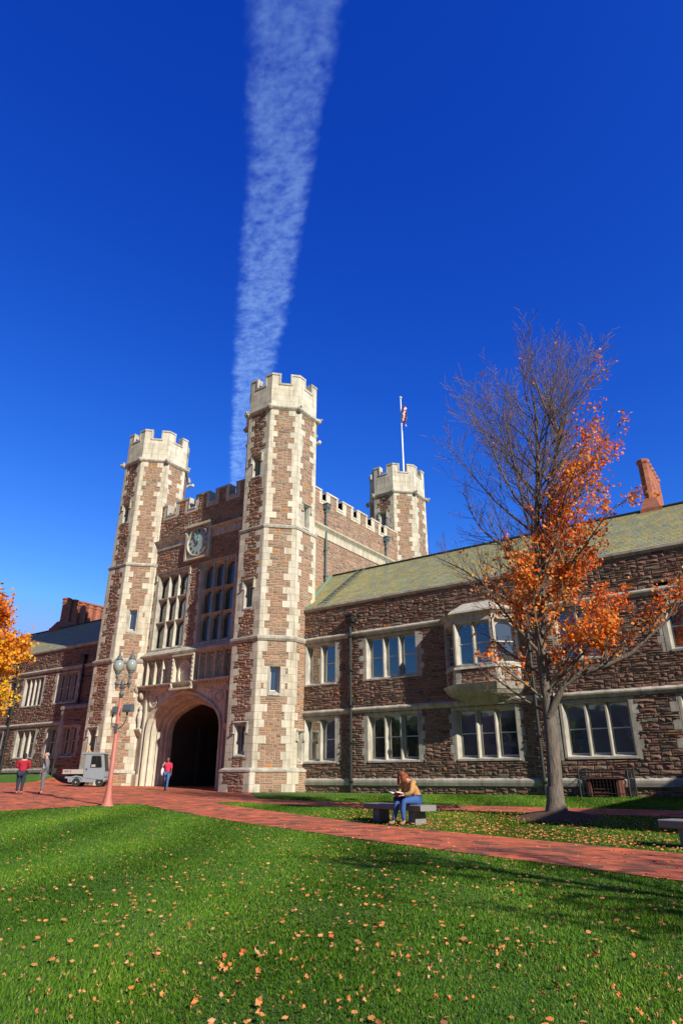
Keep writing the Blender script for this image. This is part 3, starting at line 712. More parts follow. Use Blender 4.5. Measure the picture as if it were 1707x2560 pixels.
# ------------------------------------------------------------------ gate block
G = thing('gatehouse', 'battlemented central block with clock, tall mullioned windows and pointed gate arch', 'building', (-32.8, 36, .2))
wbuild(mb, 'gargoyle', G)
FG = Fr((0, 29.1, 0), (1, 0, 0), (0, -1, 0)); GX0, GX1 = -37.45, -28.4
gaps = [(-36.75, -35.7), (-34.15, -33.8), (-32.1, -31.75), (-30.05, -29.7)]
gaps = [(-36.7, -35.7), (-34.3, -33.55), (-32.2, -31.5), (-30.15, -29.45)]
holesG = [(a, b, 19.2, 20.2) for a, b in gaps]+[(-36.85, -33.5, 8.85, 14.5), (-32.35, -28.95, 8.85, 14.5), (-33.95, -31.6, 15.1, 17.4)]
lg = surround(-36.85, -33.5, 8.85, 14.5, .28, .12, .5)+surround(-32.35, -28.95, 8.85, 14.5, .28, .12, .5)
for a, b in gaps: lg += [(a-.3, a, 19.0, 20.05), (b, b+.3, 19.0, 20.05), (a-.3, b+.3, 18.9, 19.2)]
mb = MB(); masonry(mb, FG, GX0, GX1, 8.7, 20.0, holesG, lg, rough=1.3)
quad(mb, FG, -36.9, -33.4, 8.8, 14.6, -.6, DARK); quad(mb, FG, -32.4, -28.9, 8.8, 14.6, -.6, DARK)
edges = [GX0]+[v for ab in gaps for v in ab]+[GX1]
for a, b in zip(edges[::2], edges[1::2]): fbox(mb, FG, a, b, 19.2, 19.98, -.5, -.01, MORT)
fbox(mb, FG, GX0, GX1, 17.2, 19.19, -.5, -.01, MORT)
abox(mb, -37.4, -25.3, 30.0, 48, 8.6, 18.2, MORT)
wbuild(mb, 'front_wall', G)
mb = MB()
for a, b in zip(edges[::2], edges[1::2]): fbox(mb, FG, a-.04, b+.04, 19.982, 20.12, -.56, .07, WHITE); 
for a, b in gaps: fbox(mb, FG, a-.02, b+.02, 19.1, 19.22, -.56, .07, WHITE)
for v in [v for ab in gaps for v in ab]:
    s = 1 if v in [x[0] for x in gaps] else -1; a, b = sorted((v+s*.035, v-s*.06)); fbox(mb, FG, a, b, 19.223, 19.98, -.53, .05, WHITE)
wbuild(mb, 'coping', G)
for a, b in ((GX0, -34.0), (-31.55, GX1)):
    mb = MB(); fprof(mb, FG, a, b, [(0, 16.35), (.1, 16.38), (.12, 16.5), (.06, 16.55), (.08, 16.85), (.3, 17.0), (.34, 17.1), (0, 17.25)], WHITE)
    u = a+.1
    while u < b: fbox(mb, FG, u, u+.09, 16.88, 16.98, .08, .2, WHITE); u += .32
    wbuild(mb, 'cornice', G)
mb = MB(); fprof(mb, FG, GX0+.1, GX1, [(0, 8.2), (.12, 8.24), (.42, 8.42), (.44, 8.52), (.36, 8.56), (.05, 8.86), (-.4, 8.9), (-.4, 8.2)], WHITE); wbuild(mb, 'string_course', G)
for a in (-36.85, -32.35):
    window(G, FG, a, a+3.37, 8.87, 14.5, 3, rows=3, depth=.42, t=.14, arched=True, leaded=True, hood=True, sill=.3,
           label='tall nine light leaded window, '+('nearer the lamp side' if a < -35 else 'beside the clock tower side'))
# clock
CX, CZ = -32.78, 16.25
DIAL = mat('verdigris_dial', (.36, .43, .41), .7); HAND = mat('pale_copper', (.20, .42, .38), .5)
mb = MB()
for s in (-1, 1): fbox(mb, FG, CX+s*1.17-.09, CX+s*1.17+.09, 15.05, 17.4, -.1, .26, LIME)
fbox(mb, FG, CX-1.3, CX+1.3, 17.4, 17.58, -.1, .40, LIME); fbox(mb, FG, CX-1.2, CX+1.2, 14.95, 15.06, -.1, .28, LIME)
fbox(mb, FG, CX-1.08, CX+1.08, 15.06, 17.4, -.1, .1, LIME)
N = 40
for j in range(N):
    t0, t1 = 2*math.pi*j/N, 2*math.pi*(j+1)/N
    q = lambda r_, t, d: FG.p(CX+r_*math.cos(t), CZ+r_*math.sin(t), d)
    prf = [(.98, .1), (.98, .2), (1.02, .27), (1.08, .27), (1.1, .2), (1.1, .1)]
    for (r0, d0), (r1, d1) in zip(prf, prf[1:]): mb.face([q(r0, t0, d0), q(r0, t1, d0), q(r1, t1, d1), q(r1, t0, d1)], WHITE, .3)
ck = wbuild(mb, 'clock', G)
mb = MB(); V = [q(.97, 2*math.pi*j/N, .14) for j in range(N)]; mb.face(V, DIAL)
o = mb.build('dial'); o.parent = ck
def stroke(mb, x0, z0, x1, z1, w, d, m):
    v = Vector((x1-x0, z1-z0)); L = v.length; v /= L; n_ = Vector((-v.y, v.x))*w/2
    pts = [(x0+n_.x, z0+n_.y), (x0-n_.x, z0-n_.y), (x1-n_.x, z1-n_.y), (x1+n_.x, z1+n_.y)]
    mb.mesh([FG.p(a, b, d) for a, b in pts]+[FG.p(a, b, d+.03) for a, b in pts], [(4, 5, 6, 7), (0, 1, 5, 4), (1, 2, 6, 5), (2, 3, 7, 6), (3, 0, 4, 7)], m)
NUM = ['XII', 'I', 'II', 'III', 'IV', 'V', 'VI', 'VII', 'VIII', 'IX', 'X', 'XI']; mb = MB(); NM = mat('dark_bronze', (.09, .13, .13), .6)
for k, s in enumerate(NUM):
    t = math.pi/2-k*math.pi/6; W_ = {'I': .045, 'V': .1, 'X': .1}; tot = sum(W_[c] for c in s); x = -tot/2
    for c in s:
        w = W_[c]; xc = x+w/2
        seg = {'I': [(xc, -.1, xc, .1)], 'V': [(xc-.035, .1, xc, -.1), (xc+.035, .1, xc, -.1)], 'X': [(xc-.035, .1, xc+.035, -.1), (xc+.035, .1, xc-.035, -.1)]}[c]
        for a, b, c_, d_ in seg:
            f = lambda px, pz: (CX+(.8+pz)*math.cos(t)+px*math.sin(t), CZ+(.8+pz)*math.sin(t)-px*math.cos(t))
            A, B_ = f(a, b), f(c_, d_); stroke(mb, *A, *B_, .02, .15, NM)
        x += w
o = mb.build('numerals'); o.parent = ck
for L, ang, w in ((.88, 30, .07), (.5, -5, .09)):
    mb = MB(); t = math.pi/2+R(ang); stroke(mb, CX-.15*math.cos(t), CZ-.15*math.sin(t), CX+L*math.cos(t), CZ+L*math.sin(t), w, .2 if L > .6 else .17, HAND); o = mb.build('hand'); o.parent = ck
mb = MB(); lathe(mb, (0, 0, 0), [(.09, 0), (.06, .08)], NM, 10); o = mb.build('hub'); o.rotation_euler = (R(90), 0, 0); o.location = (CX, 29.1-.18, CZ); o.parent = ck
# side wall (x = -25.2)
FS = Fr((-25.2, 0, 0), (0, 1, 0), (1, 0, 0))
sg = [(33.35, 33.95), (35.35, 35.95), (37.35, 37.95), (39.35, 39.95), (41.35, 41.95)]
hs = [(a, b, 19.15, 20.2) for a, b in sg]; lg = []
for a, b in sg: lg += [(a-.25, a, 18.95, 20), (b, b+.45, 18.95, 20), (a-.25, b+.45, 18.85, 19.15)]
mb = MB(); masonry(mb, FS, 31.5, 44.6, 9.8, 19.85, hs, lg, cu=.16, cz=.11, rough=.9)
edges = [31.5]+[v for ab in sg for v in ab]+[44.6]
for a, b in zip(edges[::2], edges[1::2]): fbox(mb, FS, a, b, 19.15, 19.84, -.5, -.01, MORT)
fbox(mb, FS, 31.5, 44.6, 18.2, 19.14, -.5, -.01, MORT)
wbuild(mb, 'side_wall', G)
mb = MB()
for a, b in zip(edges[::2], edges[1::2]): fbox(mb, FS, a-.04, b+.04, 19.842, 19.97, -.56, .07, LIME)
for a, b in sg:
    fbox(mb, FS, a-.02, b+.02, 19.05, 19.17, -.56, .07, LIME)
    for v in (a-.06, b): fbox(mb, FS, v, v+.06, 19.172, 19.84, -.53, .05, LIME)
wbuild(mb, 'coping', G)
mb = MB(); fprof(mb, FS, 31.5, 44.6, [(0, 16.25), (.08, 16.28), (.1, 16.7), (.14, 16.8), (.34, 17.0), (.36, 17.1), (0, 17.3)], LIME); wbuild(mb, 'cornice', G)
for y, zb in ((33.75, 13.0), (41.95, 15.5)): downspout(G, FS, y, zb, 18.55, LEADPIPE, .07)
# portal
AX = -32.8
ARC = [(0, 1), (.1, .972), (.2, .94), (.35, .875), (.49, .79), (.62, .71), (.75, .60), (.86, .47), (.93, .35), (.975, .2), (1, 0)]
def arch(hw, apex, spring=3.55):
    R_ = [(AX+hw*t, spring+(apex-spring)*f) for t, f in ARC]; L_ = [(AX-hw*t, spring+(apex-spring)*f) for t, f in reversed(ARC)]
    base = g(AX, 29)-.2
    return [(AX-hw, base)]+[(AX-hw, base+(spring-base)*k/3) for k in (1, 2)]+L_+R_[1:]+[(AX+hw, base+(spring-base)*k/3) for k in (2, 1)]+[(AX+hw, base)]
mb = MB()
out = arch(3.42, 5.95); PX0, PX1 = -37.45, -28.3
TOP = 6.25
# wall plate around the arch: connect each arch point to the rectangle
def rectpt(x, z):
    if z < 3.6: return (PX0 if x < AX else PX1, z)
    if x <= AX: return (PX0+(AX-PX0)*max(0, min(1, (x-out[0][0])/(AX-out[0][0]))), TOP)
    return (AX+(PX1-AX)*max(0, min(1, (x-AX)/(3.42))), TOP)
prev = None
for (x, z) in out:
    r_ = rectpt(x, z)
    if prev:
        (px, pz), pr = prev
        a = [FG.p(px, pz, 0), FG.p(x, z, 0), FG.p(*r_, 0), FG.p(*pr, 0)]
        if pr[1] < 3.6 <= r_[1] and x < AX: a.insert(3, FG.p(PX0, TOP, 0))
        if r_[1] < 3.6 <= pr[1] and x > AX: a.insert(3, FG.p(PX1, TOP, 0))
        mb.face(a, LIME, .3)
    prev = ((x, z), r_)
wbuild(mb, 'portal_wall', G)
mb = MB()
prof = [(3.50, 6.03, 0.0), (3.50, 6.03, .12), (3.42, 5.95, .16), (3.34, 5.87, .10), (3.32, 5.85, -.12), (3.2, 5.76, -.16), (3.12, 5.7, -.1), (3.08, 5.67, -.3), (3.0, 5.58, -.5),
        (2.9, 5.5, -.46), (2.87, 5.47, -.7), (2.78, 5.4, -.82), (2.74, 5.36, -.98), (2.66, 5.28, -1.08), (2.62, 5.24, -1.3), (2.62, 5.24, -1.5)]
for (a, b, d), (a2, b2, d2) in zip(prof, prof[1:]):
    A, B_ = arch(a, b), arch(a2, b2)
    for i in range(len(A)-1):
        mb.face([FG.p(*A[i], d), FG.p(*A[i+1], d), FG.p(*B_[i+1], d2), FG.p(*B_[i], d2)], LIME, .2+.3*((i//2) % 2))
wbuild(mb, 'arch_moulding', G)
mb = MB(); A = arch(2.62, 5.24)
for i in range(len(A)-1): mb.face([FG.p(*A[i], -1.5), FG.p(*A[i+1], -1.5), FG.p(*A[i+1], -15), FG.p(*A[i], -15)], PASSAGE_SHADE, .3)
fb = Fr((0, 44.05, 0), (1, 0, 0), (0, -1, 0)); quad(mb, fb, -36, -29.5, 0, 6, 0, PASSAGE_SHADE)
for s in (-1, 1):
    for k in range(4): fbox(mb, FG, AX+s*2.62-.15, AX+s*2.62+.15, 0, 4, -4.2-3*k, -3.8-3*k, PASSAGE_SHADE)
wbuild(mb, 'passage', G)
# rest of the portal: shafts, niches, cresting, panels, shields
for s in (-1, 1):
    mb = MB()
    c = AX+s*4.15
    uprof(mb, FG, g(AX, 29)-.1, .95, [(c-.5, 0), (c-.5, .3), (c+.5, .3), (c+.5, 0)][::1], LIME)
    for q in (-.42, .42): uprof(mb, FG, .95, 6.2, [(c+q-.07, 0), (c+q-.07, .16), (c+q+.07, .16), (c+q+.07, 0)], LIME)
    fprof(mb, FG, c-.3, c+.3, [(0, 3.3), (.1, 3.35), (.32, 3.65), (.32, 3.75), (0, 3.75)], LIME)
    lathe(mb, (c, 29.1-.16, 3.75), [(.16, 0), (.1, .1), (.13, .35), (.2, .7), (.17, 1.0), (.1, 1.15), (.13, 1.3), (.09, 1.45), (.02, 1.55)], WHITE, 9)
    ellipsoid(mb, (c-s*.02, 29.1-.2, 5.9), (.22, .22, .28), LIME, 9, 6); ellipsoid(mb, (AX+s*4.5, 29.1-.32, 6.35), (.2, .24, .3), WHITE, 9, 6)
    wbuild(mb, 'niche_pier', G)
mb = MB()
def ring(mb, x, z, r0, r1, d0, d1, m, sx=1, sz=1, N=22):
    for j in range(N):
        t0, t1 = 2*math.pi*j/N, 2*math.pi*(j+1)/N; q = lambda r_, t, d: FG.p(x+sx*r_*math.cos(t), z+sz*r_*math.sin(t), d)
        for (ra, da), (rb, db) in zip([(r0, d0), (r0, d1), (r1, d1), (r1, d0)], [(r0, d1), (r1, d1), (r1, d0)]): mb.face([q(ra, t0, da), q(ra, t1, da), q(rb, t1, db), q(rb, t0, db)], m, .4)
for s in (-1, 1):
    mb = MB()
    ring(mb, AX+s*3.05, 5.42, .3, .38, 0, .1, LIME); ellipsoid(mb, (AX+s*3.05, 29.1, 5.42), (.2, .08, .22), LIME, 10, 6)
    tube(mb, [FG.p(AX+s*a_, z_, .02) for a_, z_ in ((1.7, 6.03), (2.35, 5.9), (3.05, 5.75), (3.5, 5.95))], [.045]*4, LIME, 6); tube(mb, [FG.p(AX+s*3.05, 5.8, .03), FG.p(AX+s*3.05, 5.45, .03)], [.05]*2, LIME, 6)
    for q in ((2.35, 5.85, .16), (1.75, 6.0, .12), (3.5, 5.95, .15)): ellipsoid(mb, (AX+s*q[0], 29.1, q[1]), (q[2], .07, q[2]), LIME, 8, 5)
    wbuild(mb, 'spandrel_carving', G)
mb = MB()
fprof(mb, FG, PX0+.1, PX1, [(-.3, 6.2), (.12, 6.2), (.22, 6.34), (.5, 6.42), (.52, 6.5), (.0, 6.62), (-.3, 6.62)], LIME)
u = PX0+.35
while u < PX1:
    if not (-34.05 < u < -31.95): fbox(mb, FG, u, u+.12, 6.24, 6.40, .15, .42, LIME)
    u += .26
wbuild(mb, 'cresting', G)
mb = MB()
quad(mb, FG, PX0, PX1, 6.5, 8.25, -.12, LIME, .6)
for c in [-37.3, -36.65, -35.85, -35.05, -34.25, -31.5, -30.9, -30.1, -29.3, -28.6]:
    uprof(mb, FG, 6.55, 8.22, [(c-.06, -.1), (c-.04, .27), (c+.04, .27), (c+.06, -.1)][::-1], LIME)
for c in (-36.25, -35.45, -34.65, -31.2, -30.5, -29.7, -28.95):
    ellipsoid(mb, (c, 29.22, 7.4), (.19, .13, .24), LIME, 10, 6); ring(mb, c, 7.4, .24, .29, -.12, .0, LIME, 1, 1.25)
    for k in (-.28, .28): ellipsoid(mb, (c+k*.6, 29.15, 8.08), (.14, .16, .1), LIME, 6, 4)
wbuild(mb, 'panel_frieze', G)
mb = MB(); X0, X1 = -34.0, -32.0; X0, X1 = -33.85, -31.8
for a, b in ((X0, X0+.17), (X1-.17, X1)): fbox(mb, FG, a, b, 6.12, 8.15, -.1, .5, LIME)
fbox(mb, FG, X0, X1, 8.152, 8.26, -.1, .56, LIME); fbox(mb, FG, X0, X1, 6.0, 6.118, -.1, .56, LIME); quad(mb, FG, X0, X1, 6.1, 8.2, .12, LIME, .2)
xc = (X0+X1)/2; ellipsoid(mb, (xc, 29.0, 7.0), (.42, .16, .55), LIME, 14, 8); ring(mb, xc, 7.05, .55, .66, .12, .26, LIME, 1, 1.25)
ellipsoid(mb, (xc, 28.95, 7.85), (.2, .12, .14), LIME, 8, 5); rr = random.Random(4)
for k in range(34):
    t = 2*math.pi*k/34; ellipsoid(mb, (xc+.72*math.cos(t), 28.95, 7.05+.86*math.sin(t)), (rr.uniform(.05, .1), .1, rr.uniform(.05, .1)), LIME, 6, 4)
for k in range(7):
    fbox(mb, FG, X0+.22+k*.24, X0+.34+k*.24, 8.03, 8.15, .15, .42, LIME)
    for a in (X0+.03, X1-.14): ellipsoid(mb, (a+.055, 28.6, 6.35+k*.27), (.07, .05, .09), LIME, 6, 4)
wbuild(mb, 'heraldic_panel', G)
# ------------------------------------------------------------------ flagpole and flag
POLE = mat('white_pole_paint', (.8, .8, .78), .35)
fp = thing('flagpole', 'white flagpole rising from the rear tower', 'flagpole', (-25.55, 46.2, 24.7))
mb = MB(); tube(mb, [(-25.5, 46.2, 24.8), (-25.5, 46.2, 34.6)], [.10, .055], POLE, 10); wbuild(mb, 'pole', fp)
mb = MB(); ellipsoid(mb, (-25.5, 46.2, 34.7), (.15, .15, .12), POLE, 10, 6); wbuild(mb, 'finial', fp)
mb = MB(); FRD = mat('flag_red', (.55, .02, .03), .8); FWH = mat('flag_white', (.75, .72, .72), .8); FBL = mat('flag_navy', (.02, .02, .10), .8)
nu, nv = 9, 14
def fpnt(i, j):
    s, t = i/nu, j/nv; ln = .58*s
    return (-25.42+ln*(1-.15*t)+.06*math.sin(t*9+s*4), 46.2+.16*math.sin(s*9+t*3), 33.9-1.7*t-1.0*s*(.6+.4*t)-.1*math.sin(t*6))
for i in range(nu):
    for j in range(nv):
        m_ = FBL if j < 5 and i < 5 else (FRD if (j+i//2) % 2 == 0 else FWH)
        mb.face([fpnt(i, j), fpnt(i, j+1), fpnt(i+1, j+1), fpnt(i+1, j)], m_)
        if m_ is FBL and (i+j) % 2 == 0:
            c = sum((Vector(fpnt(*q)) for q in ((i, j), (i+1, j+1))), Vector())/2; mb.face([tuple(c+Vector(v)) for v in ((-.02, -.02, 0), (.02, -.02, 0), (0, -.02, .04))], FWH)
tag(mb.build('flag', smooth=True), 'limp red, white and navy striped flag hanging from the pole', 'flag')
# ------------------------------------------------------------------ out-of-frame range on the right that shades the lawn
sw = thing('college_wing', 'stone range standing beyond the right edge whose shadow crosses the lawn', 'building', (15, 28, 0))
mb = MB(); FW = Fr((10.1, 0, 0), (0, -1, 0), (-1, 0, 0)); hs = [(-y-2.4, -y, z, z+2.4) for y in (15, 20, 25) for z in (1.5, 5.6)]
masonry(mb, FW, -30, -13, -.8, 9.95, hs, [], cu=.34, cz=.24); abox(mb, 10.6, 19, 13.01, 44, -.9, 9.94, MORT)
FE = Fr((0, 13, 0), (1, 0, 0), (0, -1, 0)); masonry(mb, FE, 10.1, 19, -.9, 9.95, [], [], cu=.34, cz=.24); fbox(mb, FW, -30, -12.9, 9.952, 10.15, -.5, .15, WHITE)
wbuild(mb, 'wall', sw)
for a, b, c, d in hs: window(sw, FW, a, b, c, d, 3)
# ------------------------------------------------------------------ street lamp
LAMPP = mat('salmon_paint', (.50, .16, .115), .6); n = noise(LAMPP, 5, 4); setc(LAMPP, mixc(LAMPP, n.outputs[0], (.42, .11, .08), (.56, .21, .16)))
LG = mat('lamp_grey', (.10, .11, .12), .45); GLB = mat('frosted_globe', (.30, .33, .30), .12); GLB.node_tree.nodes['Principled BSDF'].inputs['Coat Weight'].default_value = .6
LS = 5.65/5.2; lx, ly = -21.8, 16.07; lz = g(lx, ly)
LP = thing('street_lamp', 'salmon pink lamp post with twin glass globes and side floodlights', 'street lamp', (lx, ly, lz), R(18))
def lb(mb, name, par=None, smooth=True): o = mb.build(name, smooth=smooth); o.parent = par or LP; return o
mb = MB(); lathe(mb, (0, 0, 0), [(.27, -.1), (.27, .03), (.22, .06), (.20, .15), (.145, .4), (.12, .7), (.105, .9), (.062, 4.45)], LAMPP, 20); lb(mb, 'post')
mb = MB(); lathe(mb, (0, 0, 4.4), [(.075, 0), (.075, .12), (.10, .14), (.10, .2), (.06, .24), (.06, .42), (.085, .44), (.085, .75), (.03, .8), (.03, .86), (.0, .9)], LG, 12); lb(mb, 'post_cap')
mb = MB()
for s in (-1, 1):
    tube(mb, [(0, 0, 4.98), (s*.2, 0, 5.0), (s*.34, 0, 5.02)], [.035, .03, .04], LG, 8); tube(mb, [(s*.05, 0, 4.8), (s*.2, 0, 4.88), (s*.3, 0, 4.98)], [.02]*3, LG, 6)
    lathe(mb, (s*.34, 0, 4.8), [(.02, 0), (.05, .08), (.05, .2), (.09, .24), (.09, .28), (.05, .3), (.045, .5), (.07, .52), (.07, .58), (.05, .6), (.12, .72), (.14, .76)], LG, 12)
lb(mb, 'arm')
for s in (-1, 1):
    mb = MB(); lathe(mb, (s*.34, 0, 5.55), [(.12, 0), (.19, .08), (.235, .2), (.245, .31), (.21, .43), (.16, .52), (.12, .57)], GLB, 18); gl_ = lb(mb, 'globe')
    mb = MB(); lathe(mb, (s*.34, 0, 6.1), [(.175, -.02), (.15, .04), (.1, .1), (.1, .16), (.055, .2), (.05, .28), (.02, .42), (.0, .5)], LG, 14); lb(mb, 'globe_cap', gl_)
mb = MB(); 
fl = [([(0, -.02, 3.1), (.12, -.02, 3.12), (.32, -.02, 3.25), (.42, -.02, 3.5), (.44, -.02, 3.78)], (.48, -.03, 3.95), 0), ([(0, .02, 3.1), (-.14, .02, 3.12), (-.30, .02, 3.25), (-.34, .02, 3.5), (-.32, .02, 3.7)], (-.2, .04, 3.88), 1)]
for pts, c, k in fl:
    mb = MB(); tube(mb, pts, [.028]*5, LG, 7); lathe(mb, (pts[-1][0], pts[-1][1], pts[-1][2]-.12), [(.045, 0), (.045, .15)], LG, 8); b_ = lb(mb, 'bracket')
    mb = MB(); w = .21 if k == 0 else .12
    fr_ = Fr((c[0], c[1], 0), (1, 0, 0), (0, -1, 0)); fprof(mb, fr_, -w, w, [(-.14, c[2]-.16), (.13, c[2]-.18), (.16, c[2]-.08), (.1, c[2]+.16), (-.1, c[2]+.17), (-.14, c[2]+.1)], LG); lb(mb, 'floodlight', b_, False)
mb = MB(); fbox(mb, Fr((0, 0, 0), (1, 0, 0), (0, -1, 0)), -.06, .07, 2.92, 3.3, .03, .13, LG); lb(mb, 'bracket_clamp', None, False)
for o in LP.children: pass
LP.scale = (.87,)*3
# ------------------------------------------------------------------ benches
BST = mat('grey_granite', (.20, .19, .19), .8); n = noise(BST, 40, 4); setc(BST, mixc(BST, n.outputs[0], (.12, .115, .12), (.34, .32, .30))); bump(BST, n.outputs[0], .4, .01)
def bench(label, c, rz):
    z = g(c[0], c[1]); B = thing('stone_bench', label, 'bench', (c[0], c[1], z), rz, 'stone benches by the path')
    f = Fr((0, 0, 0), (1, 0, 0), (0, -1, 0)); mb = MB()
    fprof(mb, f, -1.2, 1.2, [(-.25, .33), (.25, .33), (.27, .345), (.27, .455), (.25, .47), (-.25, .47), (-.27, .455), (-.27, .345)], BST); o = mb.build('seat'); o.parent = B
    for u in (-.75, .75):
        mb = MB(); fprof(mb, f, u-.14, u+.14, [(-.2, -.2), (.2, -.2), (.17, .33), (-.17, .33)], BST); o = mb.build('leg'); o.parent = B
    return B
BA = math.atan2(-.34, .94)
BC = (-9.62, 16.35)
bench('grey stone bench beside the path with the reader sitting on it', BC, BA)
bench('empty grey stone bench cut by the right edge', (-1.52, 13.95), BA)
# ------------------------------------------------------------------ window well railing and hatch
RL = thing('railing', 'black iron railing around a basement window well', 'railing', (-7.3, 29.3, 0))
mb = MB()
for (a, b) in (((-8.3, 28.7), (-6.4, 28.7)), ((-8.3, 28.7), (-8.3, 29.9)), ((-6.4, 28.7), (-6.4, 29.9))):
    L = math.hypot(b[0]-a[0], b[1]-a[1]); n_ = int(L/.13)
    for k in range(n_+1):
        x, y = a[0]+(b[0]-a[0])*k/n_, a[1]+(b[1]-a[1])*k/n_; tube(mb, [(x, y, -.2), (x, y, 1.0)], [.011]*2, IRON, 4)
    for z in (.12, .92): tube(mb, [(a[0], a[1], z), (b[0], b[1], z)], [.018]*2, IRON, 5)
wbuild(mb, 'bars', RL)
for (x, y) in ((-8.3, 28.7), (-6.4, 28.7), (-6.4, 29.85), (-8.3, 29.85)):
    mb = MB(); tube(mb, [(x, y, -.2), (x, y, 1.08)], [.035]*2, IRON, 6); wbuild(mb, 'corner_post', RL)
HB = mat('rusty_brown', (.14, .045, .03), .8)
HT = thing('basement_hatch', 'rusty brown louvred basement hatch behind the black railing', 'hatch', (-7.5, 29.6, 0))
mb = MB(); abox(mb, -8.1, -7.98, 29.15, 29.95, -.2, .66, HB); abox(mb, -6.98, -6.86, 29.15, 29.95, -.2, .66, HB); abox(mb, -8.15, -6.8, 29.1, 29.95, .662, .74, HB); abox(mb, -7.98, -6.98, 29.5, 29.9, -.2, .65, DARK); wbuild(mb, 'case', HT)
for k in range(5):
    mb = MB(); z = .0+.13*k; f = Fr((0, 29.3, 0), (1, 0, 0), (0, -1, 0)); fprof(mb, f, -7.9, -7.2, [(.06, z), (.07, z+.02), (-.06, z+.09), (-.07, z+.07)], HB); wbuild(mb, 'louvre', HT)
# ------------------------------------------------------------------ trees
def barkmat(name, a, b):
    m = mat(name, rough=.95); t = nd(m, 'ShaderNodeTexCoord'); mp = nd(m, 'ShaderNodeMapping'); mp.inputs['Scale'].default_value = (9, 9, 1.6); lk(m, t.outputs['Object'], mp.inputs[0])
    n = noise(m, 2.2, 6, mp.outputs[0], .7); r = ramp(m, [(.3, a), (.7, b)]); lk(m, n.outputs[0], r.inputs[0]); setc(m, r.outputs[0]); bump(m, n.outputs[0], 1, .04); return m
BARK = barkmat('grey_bark', (.075, .060, .048), (.25, .205, .165))
TWIG = mat('twig_bark', (.26, .17, .15), .9)
def leafmat(name, stops):
    m = rndmat(name, stops, .7, 5, .15, 0, .01, 'LINEAR')
    t = m.node_tree; b = t.nodes['Principled BSDF']; tr = nd(m, 'ShaderNodeBsdfTranslucent'); ms = nd(m, 'ShaderNodeMixShader'); ms.inputs[0].default_value = .35
    src = b.inputs['Base Color'].links[0].from_socket; lk(m, src, tr.inputs[0]); lk(m, b.outputs[0], ms.inputs[1]); lk(m, tr.outputs[0], ms.inputs[2]); lk(m, ms.outputs[0], t.nodes['Material Output'].inputs[0]); return m
ORANGE = leafmat('orange_leaves', [(0, (.75, .10, .015)), (.25, (.88, .20, .02)), (.6, (.92, .30, .03)), (.85, (.92, .46, .07)), (1, (.55, .14, .03))])
YELLOW = leafmat('yellow_leaves', [(0, (.55, .50, .04)), (.25, (.80, .50, .02)), (.5, (.85, .36, .02)), (.8, (.80, .22, .03)), (1, (.60, .12, .05))])
GREEN = leafmat('dark_green_leaves', [(0, (.02, .05, .01)), (.5, (.04, .08, .015)), (1, (.07, .09, .02))])
class Tubes:                  # fast tube accumulator
    def __init__(s): s.V = []; s.F = []
    def add(s, pts, rads, n):
        base = len(s.V); prev = None; K = len(pts)
        for i, p in enumerate(pts):
            d = (pts[min(i+1, K-1)]-pts[max(i-1, 0)]).normalized()
            a = d.orthogonal().normalized() if prev is None else (prev-d*prev.dot(d)).normalized()
            prev = a; b = d.cross(a)
            for k in range(n):
                t = 6.28318*k/n; q = p+(a*math.cos(t)+b*math.sin(t))*rads[i]; s.V.append((q.x, q.y, q.z))
        for i in range(K-1):
            for k in range(n): s.F.append((base+i*n+k, base+i*n+(k+1) % n, base+(i+1)*n+(k+1) % n, base+(i+1)*n+k))
    def obj(s, name, m, parent, smooth=True):
        me = bpy.data.meshes.new(name); me.from_pydata(s.V, [], s.F); me.materials.append(m)
        if smooth: me.polygons.foreach_set('use_smooth', [True]*len(s.F))
        o = bpy.data.objects.new(name, me); COL.objects.link(o); o.parent = parent; return o
def leaves_obj(name, cents, size, m, parent, rf, seed=0, z=None):
    rg = np.random.default_rng(seed); C = np.array(cents); n = len(C)
    a = rg.normal(size=(n, 3)); a /= np.linalg.norm(a, axis=1)[:, None]; b = rg.normal(size=(n, 3)); b -= a*(a*b).sum(1)[:, None]; b /= np.linalg.norm(b, axis=1)[:, None]
    c = np.cross(a, b); s = (size*rg.uniform(.6, 1.25, n))[:, None]
    # five-cornered folded leaf
    P = np.stack([C-b*s*.55, C+a*s*.5-b*s*.1+c*s*.12, C+a*s*.28+b*s*.45+c*s*.1, C+b*s*.6, C-a*s*.28+b*s*.45+c*s*.1, C-a*s*.5-b*s*.1+c*s*.12], 1).reshape(-1, 3)
    me = bpy.data.meshes.new(name); me.vertices.add(6*n); me.vertices.foreach_set('co', P.ravel())
    idx = np.arange(n)[:, None]*6+np.array([[0, 1, 2, 3, 0, 3, 4, 5]]); me.loops.add(8*n); me.loops.foreach_set('vertex_index', idx.ravel())
    me.polygons.add(2*n); me.polygons.foreach_set('loop_start', np.arange(2*n)*4); 
    r = rf(C, rg); at = me.attributes.new('rnd', 'FLOAT', 'FACE'); at.data.foreach_set('value', np.repeat(np.clip(r, 0, 1), 2))
    me.materials.append(m); me.update(); me.validate()
    o = bpy.data.objects.new(name, me); COL.objects.link(o); o.parent = parent; return o
